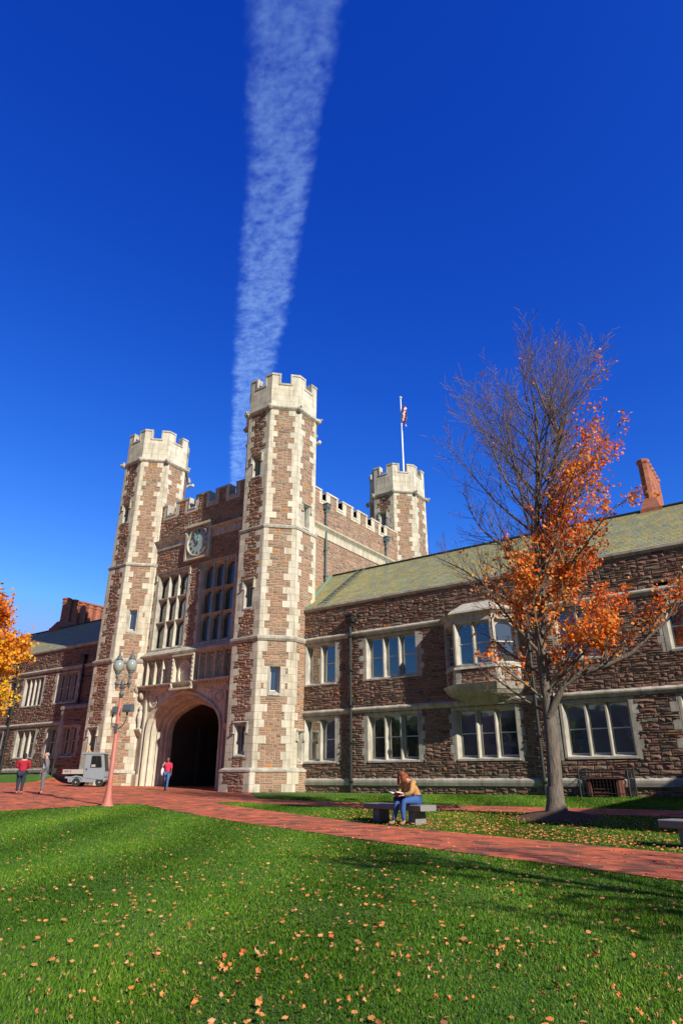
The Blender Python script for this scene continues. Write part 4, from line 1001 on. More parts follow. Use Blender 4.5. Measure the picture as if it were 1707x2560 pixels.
def grow(tb, p, d, L, r, lvl, rg, tips, up, dens=1.0, minr=.006):
    """one branch and its children; lvl counts down"""
    n = max(3, int(L/.35)); pts = [p.copy()]; rads = [r]; q = p.copy(); dd = d.copy()
    for i in range(n):
        dd = (dd+Vector((rg.gauss(0, .07), rg.gauss(0, .07), rg.gauss(0, .05)+up))).normalized(); q = q+dd*(L/n); pts.append(q.copy()); rads.append(max(minr, r*(1-.8*(i+1)/n)))
    tb[min(lvl, 1)].add(pts, rads, 6 if lvl >= 2 else (4 if lvl == 1 else 3))
    if lvl <= 1: tips += [(x.copy()) for x in pts[1:]]
    if lvl == 0: return
    k = int({3: 8, 2: 8, 1: 6}[min(lvl, 3)]*dens*(.7+.3*L))
    for j in range(k):
        t = .18+.8*(j+rg.random())/k; i = min(n-1, int(t*n)); b = pts[i].lerp(pts[i+1], t*n-i); ax = (pts[i+1]-pts[i]).normalized()
        o = ax.orthogonal().normalized(); o = Matrix.Rotation(rg.uniform(0, 6.283), 3, ax) @ o; ang = R(rg.uniform(22, 46))
        nd_ = (ax*math.cos(ang)+o*math.sin(ang)).normalized(); nd_.z += .12; nd_.normalize()
        grow(tb, b, nd_, L*(1-t*.55)*rg.uniform(.38, .6), max(minr, rads[i]*.5), lvl-1, rg, tips, up, dens, minr)

def main_tree():
    rg = random.Random(21); bx, by = -6.35, 19.45; bz = g(bx, by)+.10
    T = thing('maple_tree', 'tall half bare maple with orange leaves on its right side, standing in a mulch mound', 'tree', (bx, by, bz), R(17.9))
    tk, tb = Tubes(), {0: Tubes(), 1: Tubes()}
    H = 13.5; tr = [Vector((.02*h+  .072*max(0, h-4.5)+.06*math.sin(h*.7), .1*math.sin(h*.5), h)) for h in np.linspace(-.15, H, 40)]
    rad = [max(.02, .205*(1-h/H)**.9+.02) for h in np.linspace(0, H, 40)]
    rad[0] = .36; rad[1] = .25; tk.add(tr, rad, 12)
    tk.add([Vector((0, 0, -.2)), Vector((0, 0, .05)), Vector((0, 0, .3)), Vector((0, 0, .7))], [.44, .33, .25, .215], 12)
    l2 = [tr[14]]+[tr[14]+Vector((.10*k+.01*k*k, -.05*k, .85*k)) for k in range(1, 10)]; tk.add(l2, [.12*(1-k/10.5)+.01 for k in range(10)], 8)
    tips = []
    def at(h): return tr[min(39, max(0, int((h+.15)/(H+.15)*39)))]
    for i in range(46):                                      # limbs up the leader
        h = 3.6+9.5*(i/46)**.95; az = i*2.4+rg.uniform(-.4, .4); L = 4.55*math.sin(math.pi*min(1, (h-1.2)/15.8))**.62*rg.uniform(.75, 1.1)
        ang = R(64-2.5*h+rg.uniform(-8, 8)); ang = max(R(28), ang)
        o = Vector((math.cos(az)*1.05+.12, math.sin(az), 0)); d = (Vector((0, 0, 1))*math.cos(ang)+o*math.sin(ang)).normalized()
        grow(tb, at(h), d, L, .075*(1-h/19), 2, rg, tips, .045)
    for k in range(2, 9): 
        for j in range(2):
            az = rg.uniform(0, 6.28); ang = R(30); o = Vector((math.cos(az), math.sin(az), 0)); grow(tb, l2[k], (Vector((.15, 0, 1))*math.cos(ang)+o*math.sin(ang)).normalized(), 2.9*rg.uniform(.7, 1.1), .045, 2, rg, tips, .04)
    # low arching limb to the right
    lim = [Vector(v) for v in ((.1, 0, 2.55), (.4, -.1, 3.1), (.62, -.15, 3.45), (1.2, -.2, 3.78), (1.9, -.25, 3.95), (2.6, -.25, 4.25), (3.2, -.3, 4.75), (3.9, -.3, 5.3), (4.7, -.3, 6.1))]
    tk.add(lim, [.115, .10, .09, .08, .07, .06, .045, .03, .015], 8)
    for i in range(3, 9):
        for j in range(3): grow(tb, lim[i-1].lerp(lim[i], rg.random()), Vector((rg.uniform(-.2, .9), rg.uniform(-.6, .6), rg.uniform(.3, 1))).normalized(), rg.uniform(1.1, 2.1), .03, 1, rg, tips, .03)
    for (h, x, y, z, L) in ((2.9, -1, .2, .55, 2.6), (3.4, .6, -.4, .8, 2.2), (3.2, -.8, -.5, .9, 2.4), (4.2, 1, .2, .6, 3.2)): grow(tb, at(h), Vector((x, y, z)).normalized(), L, .05, 2, rg, tips, .03)
    tk.obj('trunk', BARK, T); tb[1].obj('limbs', BARK, T); tb[0].obj('twigs', TWIG, T)
    def prob(x, h):
        p = .012
        if 3.6 < h < 8.6: p = .95*ss(-2.0, -.1, x-(.0 if h < 7 else (h-7)*.6))*(1 if h > 4.2 else .45)*(1-ss(3.4, 5.0, x)*.6)
        if 8.0 <= h < 12.6: p = .9*ss(-.1+(h-8)*.58, .8+(h-8)*.58, x)
        if 12.6 <= h < 14.6: p = .25*ss(2.6, 3.4, x)
        return max(p, .0035 if h > 8 else .035)
    cl = []; rr = random.Random(5)
    # clumps: switch whole neighbourhoods on or off so gaps show
    def clump(q): return math.sin(q.x*2.3+1.3*math.sin(q.z*1.7))*math.sin(q.y*2.1+q.z)*math.sin(q.z*2.6+q.x*.7)
    for q in tips:
        if rr.random() < prob(q.x, q.z)*(.10+.8*(clump(q) > .03)):
            for k in range(rr.choice((3, 4, 5, 6))): cl.append((q.x+rr.gauss(0, .10), q.y+rr.gauss(0, .10), q.z+rr.gauss(0, .10)-.05))
    print('main tree tips', len(tips), 'leaves', len(cl))
    if len(cl) > 60000: cl = rr.sample(cl, 60000)
    leaves_obj('foliage', cl, .088, ORANGE, T, lambda C, r: r.uniform(0, 1, len(C))*.85+.15*np.sin(C[:, 2]*1.3+C[:, 0]), 3)
    return T
main_tree()
def simple_tree(name, label, x, y, H, CR, m, lsize, nleaf, seed, rf, crown0=.25, lf=True, bark=BARK, loose=1.0, group=None):
    rg = random.Random(seed); T = thing(name, label, 'tree', (x, y, g(x, max(y, -12))), 0, group); tk, tb = Tubes(), {0: Tubes(), 1: Tubes()}; tips = []
    tr = [Vector((.05*math.sin(h), .05*math.cos(h*1.3), h)) for h in np.linspace(-.2, H*.85, 20)]; tk.add(tr, [max(.03, H*.018*(1-i/21)) for i in range(20)], 9)
    for i in range(16):
        h = H*(crown0+.6*i/16); az = i*2.4; L = CR*math.sin(math.pi*(.2+.7*i/16))*rg.uniform(.7, 1.05); ang = R(65-2.4*i); o = Vector((math.cos(az), math.sin(az), 0))
        grow(tb, tr[min(19, int(h/(H*.85)*19))], (Vector((0, 0, 1))*math.cos(ang)+o*math.sin(ang)).normalized(), L, .07, 2, rg, tips, .02, .8, .009)
    tk.obj('trunk', bark, T); tb[1].obj('limbs', bark, T); tb[0].obj('twigs', TWIG, T)
    if lf:
        rr = random.Random(seed+1); cl = []
        for k in range(nleaf):
            q = tips[int(rr.random()*len(tips))]; cl.append((q.x+rr.gauss(0, .16*loose), q.y+rr.gauss(0, .16*loose), q.z+rr.gauss(0, .16*loose)))
        leaves_obj('foliage', cl, lsize, m, T, rf, seed)
    return T
simple_tree('maple_tree', 'yellow and orange autumn maple reaching in from the left edge', -38.6, 17.6, 11.8, 4.6, YELLOW, .17, 24000, 31, lambda C, r: -.05+C[:, 2]/14+r.normal(0, .16, len(C)), .18, loose=1.6)
simple_tree('shade_tree', 'nearly bare tree beyond the right edge whose branch shadows fall along the path', 9.5, 6.4, 12, 4.2, ORANGE, .11, 1300, 41, lambda C, r: r.uniform(0, 1, len(C)), .2)
rb_ = thing('college_wing', 'long stone range behind the viewer, mirrored dark in the lower windows', 'building', (-40, -42, -2))
mb = MB(); FB = Fr((0, -38, 0), (-1, 0, 0), (0, 1, 0)); hb = [(u, u+3, z, z+2.4) for u in range(0, 90, 9) for z in (1, 5.4)]
masonry(mb, FB, -12, 96, -2.3, 10, hb, [], cu=.8, cz=.6); abox(mb, -96, 12, -46, -38.55, -2.4, 9.95, MORT)
poly = [(-.2, 10), (.25, 10), (.25, 10.2), (-4.2, 13.6), (-8.4, 10)]; fprof(mb, FB, -12, 96, poly, SLATE); wbuild(mb, 'wall', rb_)
for a, b, c, d in hb: window(rb_, FB, a, b, c, d, 3)
for k, (x, y, H) in enumerate(((-30, -27, 11), (-52, -29, 10), (-10, -30, 10))):
    simple_tree('shade_tree', 'leafy green tree behind the viewer, ' + ('taller one in the middle', 'farthest to the west', 'nearest to the east')[k], x, y, H, 6, GREEN, .8, 2600, 50+k, lambda C, r: r.uniform(0, 1, len(C)), .05, loose=3)
# mulch mound
MUL = mat('mulch', rough=1); n = noise(MUL, 22, 6, None, .75); r = ramp(MUL, [(.3, (.045, .028, .016)), (.7, (.16, .10, .06))]); lk(MUL, n.outputs[0], r.inputs[0]); setc(MUL, r.outputs[0]); bump(MUL, n.outputs[0], 1, .06)
mb = MB(); V = []; F = []; NR, NA = 8, 32
for i in range(NR+1):
    for j in range(NA):
        t = 2*math.pi*j/NA; rr = 1.25*i/NR*(1+.1*math.sin(3*t)+.06*math.sin(7*t+1)); x, y = -6.35+rr*math.cos(t), 19.45+rr*math.sin(t)
        V.append((x, y, gg(x, y)-.01+.20*(1-(i/NR)**1.6)))
F = [(i*NA+j, i*NA+(j+1) % NA, (i+1)*NA+(j+1) % NA, (i+1)*NA+j) for i in range(NR) for j in range(NA)]
me = bpy.data.meshes.new('mulch_bed'); me.from_pydata(V, [], F); me.materials.append(MUL); me.polygons.foreach_set('use_smooth', [True]*len(F))
o = bpy.data.objects.new('mulch_bed', me); COL.objects.link(o); tag(o, 'round brown mulch mound under the maple trunk', 'mulch bed', kind='stuff')
# ------------------------------------------------------------------ grass blades
def lowy(x): return np.interp(x, [p[0] for p in LOW], [p[1] for p in LOW])
def uppy(x): return np.interp(x, [p[0] for p in UPP], [p[1] for p in UPP])
SS = lambda a, b, x: (lambda t: t*t*(3-2*t))(np.clip((x-a)/(b-a), 0, 1))
def G2(x, y): return -.95*(30-np.minimum(y, 30))/30*SS(-34, -12, x)+.022*np.minimum(18, np.maximum(0, -26-x))*SS(12, 24, y)+.6*SS(26.3, 29.3, y)*SS(-43, -47, x)
def onlawn(x, y):
    near = (x > -22.1) & (y < lowy(x)-.02)
    tri = (x > -20.0) & (y > uppy(x)+.02) & (y < 20.72)
    wl = (y > 22.98) & (y < 29.9) & (x > np.interp(y, [p[0] for p in XR], [p[1] for p in XR])) & (x < 11)
    berm = (x < -45.4) & (y > 26.4) & (y < 29.4) & (x > -70)
    mul = np.hypot(x+6.35, y-19.45) < 1.2
    return (near | tri | wl | berm) & ~mul
BLADE = rndmat('grass_blades', [(0, (.055, .155, .010)), (.4, (.09, .215, .014)), (.8, (.135, .28, .022)), (.94, (.24, .33, .06)), (1, (.48, .42, .16))], .55, 3, .0, 0, .01, 'LINEAR')
t_ = BLADE.node_tree; b_ = t_.nodes['Principled BSDF']; b_.inputs['Specular IOR Level'].default_value = .15; b_.inputs['Roughness'].default_value = .8; tr_ = nd(BLADE, 'ShaderNodeBsdfTranslucent'); ms_ = nd(BLADE, 'ShaderNodeMixShader'); ms_.inputs[0].default_value = .3
nn = noise(BLADE, .45, 3); nr = ramp(BLADE, [(.3, (.74, .82, .8)), (.7, (1.28, 1.14, 1.05))]); lk(BLADE, nn.outputs[0], nr.inputs[0])
src = b_.inputs['Base Color'].links[0].from_socket
def stripes(m, base):  # mowing stripes: sheen of the leaning blades painted into the colour
    tc = nd(m, 'ShaderNodeTexCoord'); mp_ = nd(m, 'ShaderNodeMapping'); mp_.inputs['Rotation'].default_value = (0, 0, R(-30)); lk(m, tc.outputs['Object'], mp_.inputs[0])
    wv = nd(m, 'ShaderNodeTexWave'); wv.inputs['Scale'].default_value = .083; wv.inputs['Distortion'].default_value = 1.2; wv.inputs['Detail'].default_value = 2; wv.inputs['Detail Scale'].default_value = .6; lk(m, mp_.outputs[0], wv.inputs['Vector'])
    r_ = ramp(m, [(.25, (.80, .84, .85)), (.75, (1.12, 1.08, 1.0))]); lk(m, wv.outputs[0], r_.inputs[0]); return mixc(m, 1, base, r_.outputs[0], 'MULTIPLY')
cm = stripes(BLADE, mixc(BLADE, 1, src, nr.outputs[0], 'MULTIPLY')); setc(BLADE, cm); lk(BLADE, cm, tr_.inputs[0]); lk(BLADE, b_.outputs[0], ms_.inputs[1]); lk(BLADE, tr_.outputs[0], ms_.inputs[2]); lk(BLADE, ms_.outputs[0], t_.nodes['Material Output'].inputs[0])
def sample(n, d0, d1, pw, seed):
    rg = np.random.default_rng(seed); u = rg.uniform(0, 1, n); d = d0+(d1-d0)*u**pw; b = R(-35.1)+rg.uniform(R(-37), R(37), n)
    return np.sin(b)*d, np.cos(b)*d, d, rg
x, y, d, rg = sample(620000, 4.0, 33, 1.25, 11); k = onlawn(x, y); x, y, d = x[k], y[k], d[k]; n_ = len(x)
z = G2(x, y); h = rg.uniform(.020, .042, n_)*(.8+.25*np.sin(x*1.7+y)*np.sin(y*2.1)); wd = .0030+.0009*d; az = rg.uniform(0, 2*np.pi, n_); ln = rg.uniform(.0, .030, n_); la = rg.uniform(0, 2*np.pi, n_)
st_ = np.sin(2*np.pi*(.866*x+.5*y)/3.8+.5*np.sin(y*.5))*.022; lx_, ly_ = -.5*st_, .866*st_
P = np.empty((n_, 3, 3)); P[:, 0] = np.stack([x-np.cos(az)*wd, y-np.sin(az)*wd, z-.01], 1); P[:, 1] = np.stack([x+np.cos(az)*wd, y+np.sin(az)*wd, z-.01], 1); P[:, 2] = np.stack([x+np.cos(la)*ln+lx_, y+np.sin(la)*ln+ly_, z+h], 1)
me = bpy.data.meshes.new('grass'); me.vertices.add(3*n_); me.vertices.foreach_set('co', P.ravel()); me.loops.add(3*n_); me.loops.foreach_set('vertex_index', np.arange(3*n_)); me.polygons.add(n_); me.polygons.foreach_set('loop_start', np.arange(n_)*3)
at = me.attributes.new('rnd', 'FLOAT', 'FACE'); at.data.foreach_set('value', np.clip(rg.uniform(0, 1, n_)**1.2, 0, 1)); me.materials.append(BLADE); me.update()
o = bpy.data.objects.new('grass', me); COL.objects.link(o); tag(o, 'short green grass blades covering the lawn', 'grass', kind='stuff')
# ------------------------------------------------------------------ fallen leaves
DRY = rndmat('dry_leaves', [(0, (.68, .20, .04)), (.25, (.44, .20, .07)), (.45, (.70, .28, .07)), (.65, (.34, .11, .04)), (.85, (.66, .36, .17)), (1, (.75, .12, .02))], .8, 30, .25, .3, .005, 'LINEAR')
def leafmesh(seed, s):
    rr = random.Random(seed); N = 10; V = [(0, 0, .012)]
    for j in range(N):
        t = 2*math.pi*j/N; q = s*(.5 if j % 2 == 0 else .3)*rr.uniform(.8, 1.2); V.append((q*math.cos(t), q*math.sin(t)*.8, s*rr.uniform(.0, .33)*abs(math.sin(t+seed))+.005))
    me = bpy.data.meshes.new('fallen_leaf'); me.from_pydata(V, [], [(0, 1+j, 1+(j+1) % N) for j in range(N)]); me.materials.append(DRY)
    a = me.attributes.new('rnd', 'FLOAT', 'FACE'); v = rr.random(); a.data.foreach_set('value', [min(1, max(0, v+rr.uniform(-.06, .06))) for _ in range(N)]); me.update(); return me
protos = [leafmesh(k, 1.0) for k in range(40)]
x, y, d, rg = sample(9000, 4.6, 26, 1.0, 77)
dens = .20+.80*SS(-13, -1, x+.25*y)*1.0; dens = np.where(np.sin(x*1.1+2*np.sin(y*.6))*np.sin(y*1.5+x*.4) > .25, dens*1.7, dens)
k = onlawn(x, y) & (rg.uniform(0, 1, len(x)) < dens*.6) & (y < lowy(x)); x, y, d = x[k], y[k], d[k]; o_ = np.argsort(d); x, y, d = x[o_], y[o_], d[o_]
inframe = []
cr = (math.cos(YAW), math.sin(YAW))
for i in range(len(x)):
    dep = x[i]*FWD.x+y[i]*FWD.y+(G2(x[i], y[i])-CAMZ)*FWD.z; lat = x[i]*cr[0]+y[i]*cr[1]
    if d[i] > 5.2 and abs(lat/dep) < .54 and len(inframe) < 300: inframe.append(i)
sel = set(inframe); rr = random.Random(3)
for i in inframe:
    o = bpy.data.objects.new('fallen_leaf', rr.choice(protos)); COL.objects.link(o); s = rr.uniform(.026, .052)*(1+.7*(rr.random() < .12)); o.scale = (s, s, s*1.1)
    o.location = (x[i], y[i], float(G2(x[i], y[i]))+rr.uniform(.03, .055)); o.rotation_euler = (rr.uniform(-1.1, 1.1), rr.uniform(-1.1, 1.1), rr.uniform(0, 6.28))
    tag(o, 'curled dry orange brown leaf lying on the near lawn grass', 'leaf', 'dry leaves scattered on the near lawn')
rest = [(x[i], y[i], .0) for i in range(len(x)) if i not in sel]
# litter below the maple and along the path edges
def litter(n, x0, x1, y0, y1, seed, keep=lambda x, y: True):
    rg = random.Random(seed); out = []
    while len(out) < n:
        a, b = rg.uniform(x0, x1), rg.uniform(y0, y1)
        if keep(a, b): out.append((a, b, 0))
    return out
rest += litter(6500, -14, 3, 13.2, 20.7, 4, lambda a, b: b > interp(UPP, a)+.03 and (random.random() < (.16+.84*ss(-13.5, -8, a)*(.25+.75*math.exp(-((b-interp(UPP, a)-.85)/.75)**2)))))
rest += litter(420, -20, 3, 20.7, 29.6, 5); rest += litter(260, -12, 4, 9, 15, 6, lambda a, b: interp(LOW, a) < b < interp(UPP, a)); rest += litter(160, -12, 2, 20.7, 23, 8)
A = np.array(rest); zz = G2(A[:, 0], A[:, 1])+np.random.default_rng(1).uniform(.025, .06, len(A)); A[:, 2] = zz
fl_ = leaves_obj('fallen_leaves', A, .048, DRY, None, lambda C, r: r.uniform(0, 1, len(C)), 9)
# flatten: keep leaves lying roughly level
m_ = fl_.data; co_ = np.empty(len(m_.vertices)*3); m_.vertices.foreach_get('co', co_); co_ = co_.reshape(-1, 6, 3); c_ = A[:, None, 2]; co_[:, :, 2] = c_+(co_[:, :, 2]-c_)*.45; m_.vertices.foreach_set('co', co_.ravel()); m_.update()
tag(fl_, 'carpet of small dry orange leaves below the maple and along the path', 'leaf litter', kind='stuff')
# ------------------------------------------------------------------ contrail
tm = bpy.data.materials.new('trail_vapour'); tm.use_nodes = True; t = tm.node_tree; t.nodes.clear()
out_ = t.nodes.new('ShaderNodeOutputMaterial'); tp = t.nodes.new('ShaderNodeBsdfTransparent'); tl = t.nodes.new('ShaderNodeBsdfTranslucent'); tl.inputs[0].default_value = (.50, .80, 1.0, 1)
ms = t.nodes.new('ShaderNodeMixShader'); uv = t.nodes.new('ShaderNodeUVMap'); uv.uv_map = 'uv'
sep = t.nodes.new('ShaderNodeSeparateXYZ'); t.links.new(uv.outputs[0], sep.inputs[0])
def M(op, a, b=None, c=None, clamp=False):
    q = t.nodes.new('ShaderNodeMath'); q.operation = op; q.use_clamp = clamp
    for i, v in enumerate((a, b, c)):
        if v is None: continue
        if isinstance(v, (int, float)): q.inputs[i].default_value = v
        else: t.links.new(v, q.inputs[i])
    return q.outputs[0]
geo = t.nodes.new('ShaderNodeTexCoord')
mpv = t.nodes.new('ShaderNodeMapping'); mpv.inputs['Rotation'].default_value = (0, 0, R(-45)); mpv.inputs['Scale'].default_value = (.010, .014, .011); t.links.new(geo.outputs['Object'], mpv.inputs[0])
def N_(sc, det, rough=.6):
    q = t.nodes.new('ShaderNodeTexNoise'); q.inputs['Scale'].default_value = sc; q.inputs['Detail'].default_value = det; q.inputs['Roughness'].default_value = rough; t.links.new(mpv.outputs[0], q.inputs['Vector']); return q.outputs[0]
big, mid, fine = N_(.6, 2, .5), N_(2.3, 3, .5), N_(6, 2, .5)
edge = M('SUBTRACT', .5, M('ABSOLUTE', M('SUBTRACT', sep.outputs[0], .5)))
rag = M('ADD', edge, M('MULTIPLY', M('SUBTRACT', mid, .5), .14)); rag = M('ADD', rag, M('MULTIPLY', M('SUBTRACT', big, .5), .10))
em = t.nodes.new('ShaderNodeMapRange'); em.interpolation_type = 'SMOOTHSTEP'; em.inputs[1].default_value = .03; em.inputs[2].default_value = .24; t.links.new(rag, em.inputs[0])
tex = M('ADD', M('MULTIPLY', M('SUBTRACT', mid, .5), 1.6), M('ADD', M('MULTIPLY', M('SUBTRACT', fine, .5), .7), M('MULTIPLY', M('SUBTRACT', big, .5), .8)))
tex = M('ADD', tex, .66, clamp=True)
al = M('MULTIPLY', M('MULTIPLY', tex, em.outputs[0]), M('MULTIPLY_ADD', sep.outputs[1], .33, .10))
t.links.new(al, ms.inputs[0]); t.links.new(tp.outputs[0], ms.inputs[1]); t.links.new(tl.outputs[0], ms.inputs[2]); t.links.new(ms.outputs[0], out_.inputs[0])
Lf = [(-200, 120), (-595, 518), (-926, 867), (-1276, 1194), (-1977, 1883), (-2485, 2394), (-4600, 4500)]
Rt = [(40, 170), (-425, 640), (-640, 832), (-1079, 1263), (-1800, 1905), (-2430, 2462), (-4560, 4560)]
V = []; UV = []; F = []; K = 140; J = 10
def al_(P_, s):
    i = min(len(P_)-2, int(s*(len(P_)-1))); f = s*(len(P_)-1)-i; return Vector(P_[i]).lerp(Vector(P_[i+1]), f)
for i in range(K+1):
    s = i/K; a, b = al_(Lf, s), al_(Rt, s); e = (b-a)*.08; a, b = a-e, b+e
    for j in range(J+1):
        p = a.lerp(b, j/J); V.append((p.x, p.y, 1500)); UV.append((j/J, min(1, s*1.15)))
F = [(i*(J+1)+j, i*(J+1)+j+1, (i+1)*(J+1)+j+1, (i+1)*(J+1)+j) for i in range(K) for j in range(J)]
me = bpy.data.meshes.new('cloud_trail'); me.from_pydata(V, [], F); me.materials.append(tm); l = me.uv_layers.new(name='uv'); l.data.foreach_set('uv', [c for p in me.polygons for vi in p.vertices for c in UV[vi]])
o = bpy.data.objects.new('cloud_trail', me); COL.objects.link(o); tag(o, 'long mottled white vapour trail widening overhead in the blue sky', 'cloud', kind='structure'); o.visible_shadow = True
# ------------------------------------------------------------------ utility cart
CP = mat('cart_grey_paint', (.34, .38, .43), .35); CP.node_tree.nodes['Principled BSDF'].inputs['Coat Weight'].default_value = .3
n = noise(CP, 3, 4); setc(CP, mixc(CP, n.outputs[0], (.21, .25, .29), (.29, .33, .36)))
CB = mat('cart_bed_cream', (.38, .37, .34), .5); RUB = mat('rubber', (.02, .02, .02), .8); HUB = mat('steel_wheel', (.55, .55, .52), .4); ORG = mat('amber_lens', (.85, .22, .02), .3); RED = mat('red_reflector', (.6, .02, .02), .4); PANEL = mat('mesh_screen', (.20, .19, .15), .6)
cx_, cy_ = -36.3, 25.0
CT = thing('utility_cart', 'small grey utility cart with flat bed, closed cab and amber beacon', 'cart', (cx_, cy_, g(cx_, cy_)+.02), R(38)); CT.scale = (.89,)*3
f = Fr((0, 0, 0), (1, 0, 0), (0, -1, 0))
def cpart(mb, name, par=None, smooth=False): o = mb.build(name, smooth=smooth); o.parent = par or CT; return o
# profile helper across the width: (u,z) polygon extruded from d=-w to w
def side(mb, poly, w0, w1, m):
    k = len(poly); a = [f.p(u, z, w1) for u, z in poly]; b = [f.p(u, z, w0) for u, z in poly]
    mb.mesh(a+b, [tuple(range(k)), tuple(range(2*k-1, k-1, -1))]+[(i, i+k, (i+1) % k+k, (i+1) % k) for i in range(k)], m)
mb = MB(); side(mb, [(-.95, .28), (1.35, .28), (1.5, .42), (1.5, .55), (-.5, .55), (-.62, .62), (-1.18, .62), (-1.18, .52), (-1.0, .5)], -.55, .55, CP); cpart(mb, 'chassis')
mb = MB(); side(mb, [(-1.38, .78), (-.02, .78), (-.02, .84), (-1.38, .84)], -.62, .62, CB)
for w in (.57, -.62): side(mb, [(-1.38, .84), (-.02, .84), (-.02, 1.06), (-1.38, 1.06)], w, w+.05, CB)
side(mb, [(-1.38, .841), (-1.33, .841), (-1.33, 1.06), (-1.38, 1.06)], -.568, .568, CB); side(mb, [(-1.15, .66), (-.1, .66), (-.1, .778), (-1.15, .778)], -.3, .3, RUB); bed = cpart(mb, 'cargo_bed')
mb = MB()
for u in (-1.385, -.86): side(mb, [(u, .86), (u+.05, .86), (u+.05, 1.04), (u, 1.04)], .621, .635, RED)
side(mb, [(-1.25, .9), (-.95, .9), (-.95, 1.0), (-1.25, 1.0)], .621, .63, PANEL); cpart(mb, 'reflector', bed)
CW = .58; cab = MB()
side(cab, [(0, .55), (1.22, .42), (1.42, .62), (1.38, .95), (1.16, 2.0), (1.12, 2.02), (0, 2.02)], CW-.04, CW, CP); side(cab, [(0, .55), (1.22, .42), (1.42, .62), (1.38, .95), (1.16, 2.0), (1.12, 2.02), (0, 2.02)], -CW, -CW+.04, CP)
side(cab, [(1.22, .42), (1.42, .62), (1.38, .95), (1.33, .95), (1.36, .64), (1.2, .47)], -CW+.041, CW-.041, CP); side(cab, [(0, .56), (.05, .56), (.05, 1.1), (0, 1.1)], -CW+.041, CW-.041, CP)
side(cab, [(-.28+0, 2.021), (1.22, 2.021), (1.2, 2.09), (1.1, 2.12), (-.22, 2.12), (-.28, 2.08)], -CW-.04, CW+.04, CP)
for w in (-CW+.041, CW-.1): side(cab, [(1.33, .95), (1.38, .95), (1.17, 2.0), (1.12, 2.0)], w, w+.06, CP)
cb_ = cpart(cab, 'cab')
# rear half is an open frame with a screened back
mb = MB()
for w in (-CW, CW-.04): side(mb, [(-.85+.6, 1.06), (-.21, 1.06), (-.21, 2.02), (-.25, 2.02)], w, w+.04, CP)
side(mb, [(-.245, 1.2), (-.215, 1.2), (-.215, 2.0), (-.245, 2.0)], -CW+.04, CW-.04, PANEL); side(mb, [(-.2, 1.12), (.0, 1.12), (.0, 2.0), (-.2, 2.0)], CW-.03, CW-.015, PANEL); cpart(mb, 'rear_screen')
mb = MB(); side(mb, [(.42, 1.17), (1.12, 1.17), (1.16, 1.22), (1.02, 1.88), (.97, 1.92), (.45, 1.92), (.4, 1.86), (.4, 1.2)], CW+.001, CW+.02, RUB); wn = cpart(mb, 'side_window', cb_)
mb = MB(); side(mb, [(.46, 1.22), (.72, 1.22), (.72, 1.87), (.46, 1.87)], CW+.021, CW+.028, GLASS); side(mb, [(.76, 1.22), (1.09, 1.22), (.97, 1.87), (.76, 1.87)], CW+.021, CW+.028, GLASS)
side(mb, [(.46, 1.22), (.72, 1.22), (.72, 1.36), (.46, 1.36)], CW+.029, CW+.031, CB); cpart(mb, 'window_pane', cb_)
mb = MB(); side(mb, [(.12, 1.03), (.2, 1.03), (.2, 1.12), (.12, 1.12)], CW+.001, CW+.03, RUB); cpart(mb, 'door_handle', cb_)
mb = MB(); V4 = [f.p(1.36, .98, CW-.1), f.p(1.36, .98, -CW+.1), f.p(1.15, 1.98, -CW+.1), f.p(1.15, 1.98, CW-.1)]; mb.face(V4, GLASS); cpart(mb, 'windscreen', cb_)
mb = MB(); lathe(mb, (.42-.35, -.2, 2.12), [(.08, 0), (.09, .04), (.09, .13), (.06, .18)], ORG, 12); cpart(mb, 'beacon', None, True)
for (u, w) in ((-.42, .5), (-.42, -.5), (1.1, .48), (1.1, -.48)):
    mb = MB(); rr_w = .27; lathe(mb, (0, 0, 0), [(.17, -.09), (.25, -.09), (rr_w, -.05), (rr_w, .05), (.25, .09), (.17, .09)], RUB, 20); o = mb.build('wheel', smooth=False); o.parent = CT; o.location = (u, -w, .27); o.rotation_euler = (R(90), 0, 0)
    mb = MB(); lathe(mb, (0, 0, 0), [(.165, -.07), (.165, .07), (.13, .08), (.1, .05), (.05, .06), (.04, .1)], HUB, 16); q_ = mb.build('rim'); q_.parent = o
mb = MB(); side(mb, [(-.85, .42), (-.75, .62), (-.45, .68), (-.1, .62), (.0, .45), (-.05, .42), (-.14, .55), (-.42, .61), (-.7, .55), (-.8, .4)], .42, .60, CP); cpart(mb, 'mudguard')
# ------------------------------------------------------------------ people
def skinned(name, nodes, edges, m, parent=None, root=0, sub=2):
    """grow one continuous surface over a skeleton; nodes = list of (pos, radius or (rx,ry))"""
    bm = bmesh.new(); L = bm.verts.layers.skin.verify(); vs = []
    for i, (p, r) in enumerate(nodes):
        v = bm.verts.new(p); v[L].radius = (r, r) if isinstance(r, (int, float)) else r; v[L].use_root = (i == root); vs.append(v)
    for a, b in edges: bm.edges.new((vs[a], vs[b]))
    me = bpy.data.meshes.new(name+'_rig'); bm.to_mesh(me); bm.free(); o = bpy.data.objects.new(name+'_rig', me); COL.objects.link(o)
    sk = o.modifiers.new('s', 'SKIN'); sk.use_smooth_shade = True; sb = o.modifiers.new('u', 'SUBSURF'); sb.levels = sub; sb.render_levels = sub
    dg = bpy.context.evaluated_depsgraph_get(); dg.update(); nm = bpy.data.meshes.new_from_object(o.evaluated_get(dg)); nm.name = name
    bpy.data.objects.remove(o); nm.materials.clear(); nm.materials.append(m); nm.polygons.foreach_set('use_smooth', [True]*len(nm.polygons))
    q = bpy.data.objects.new(name, nm); COL.objects.link(q)
    if parent: q.parent = parent
    return q
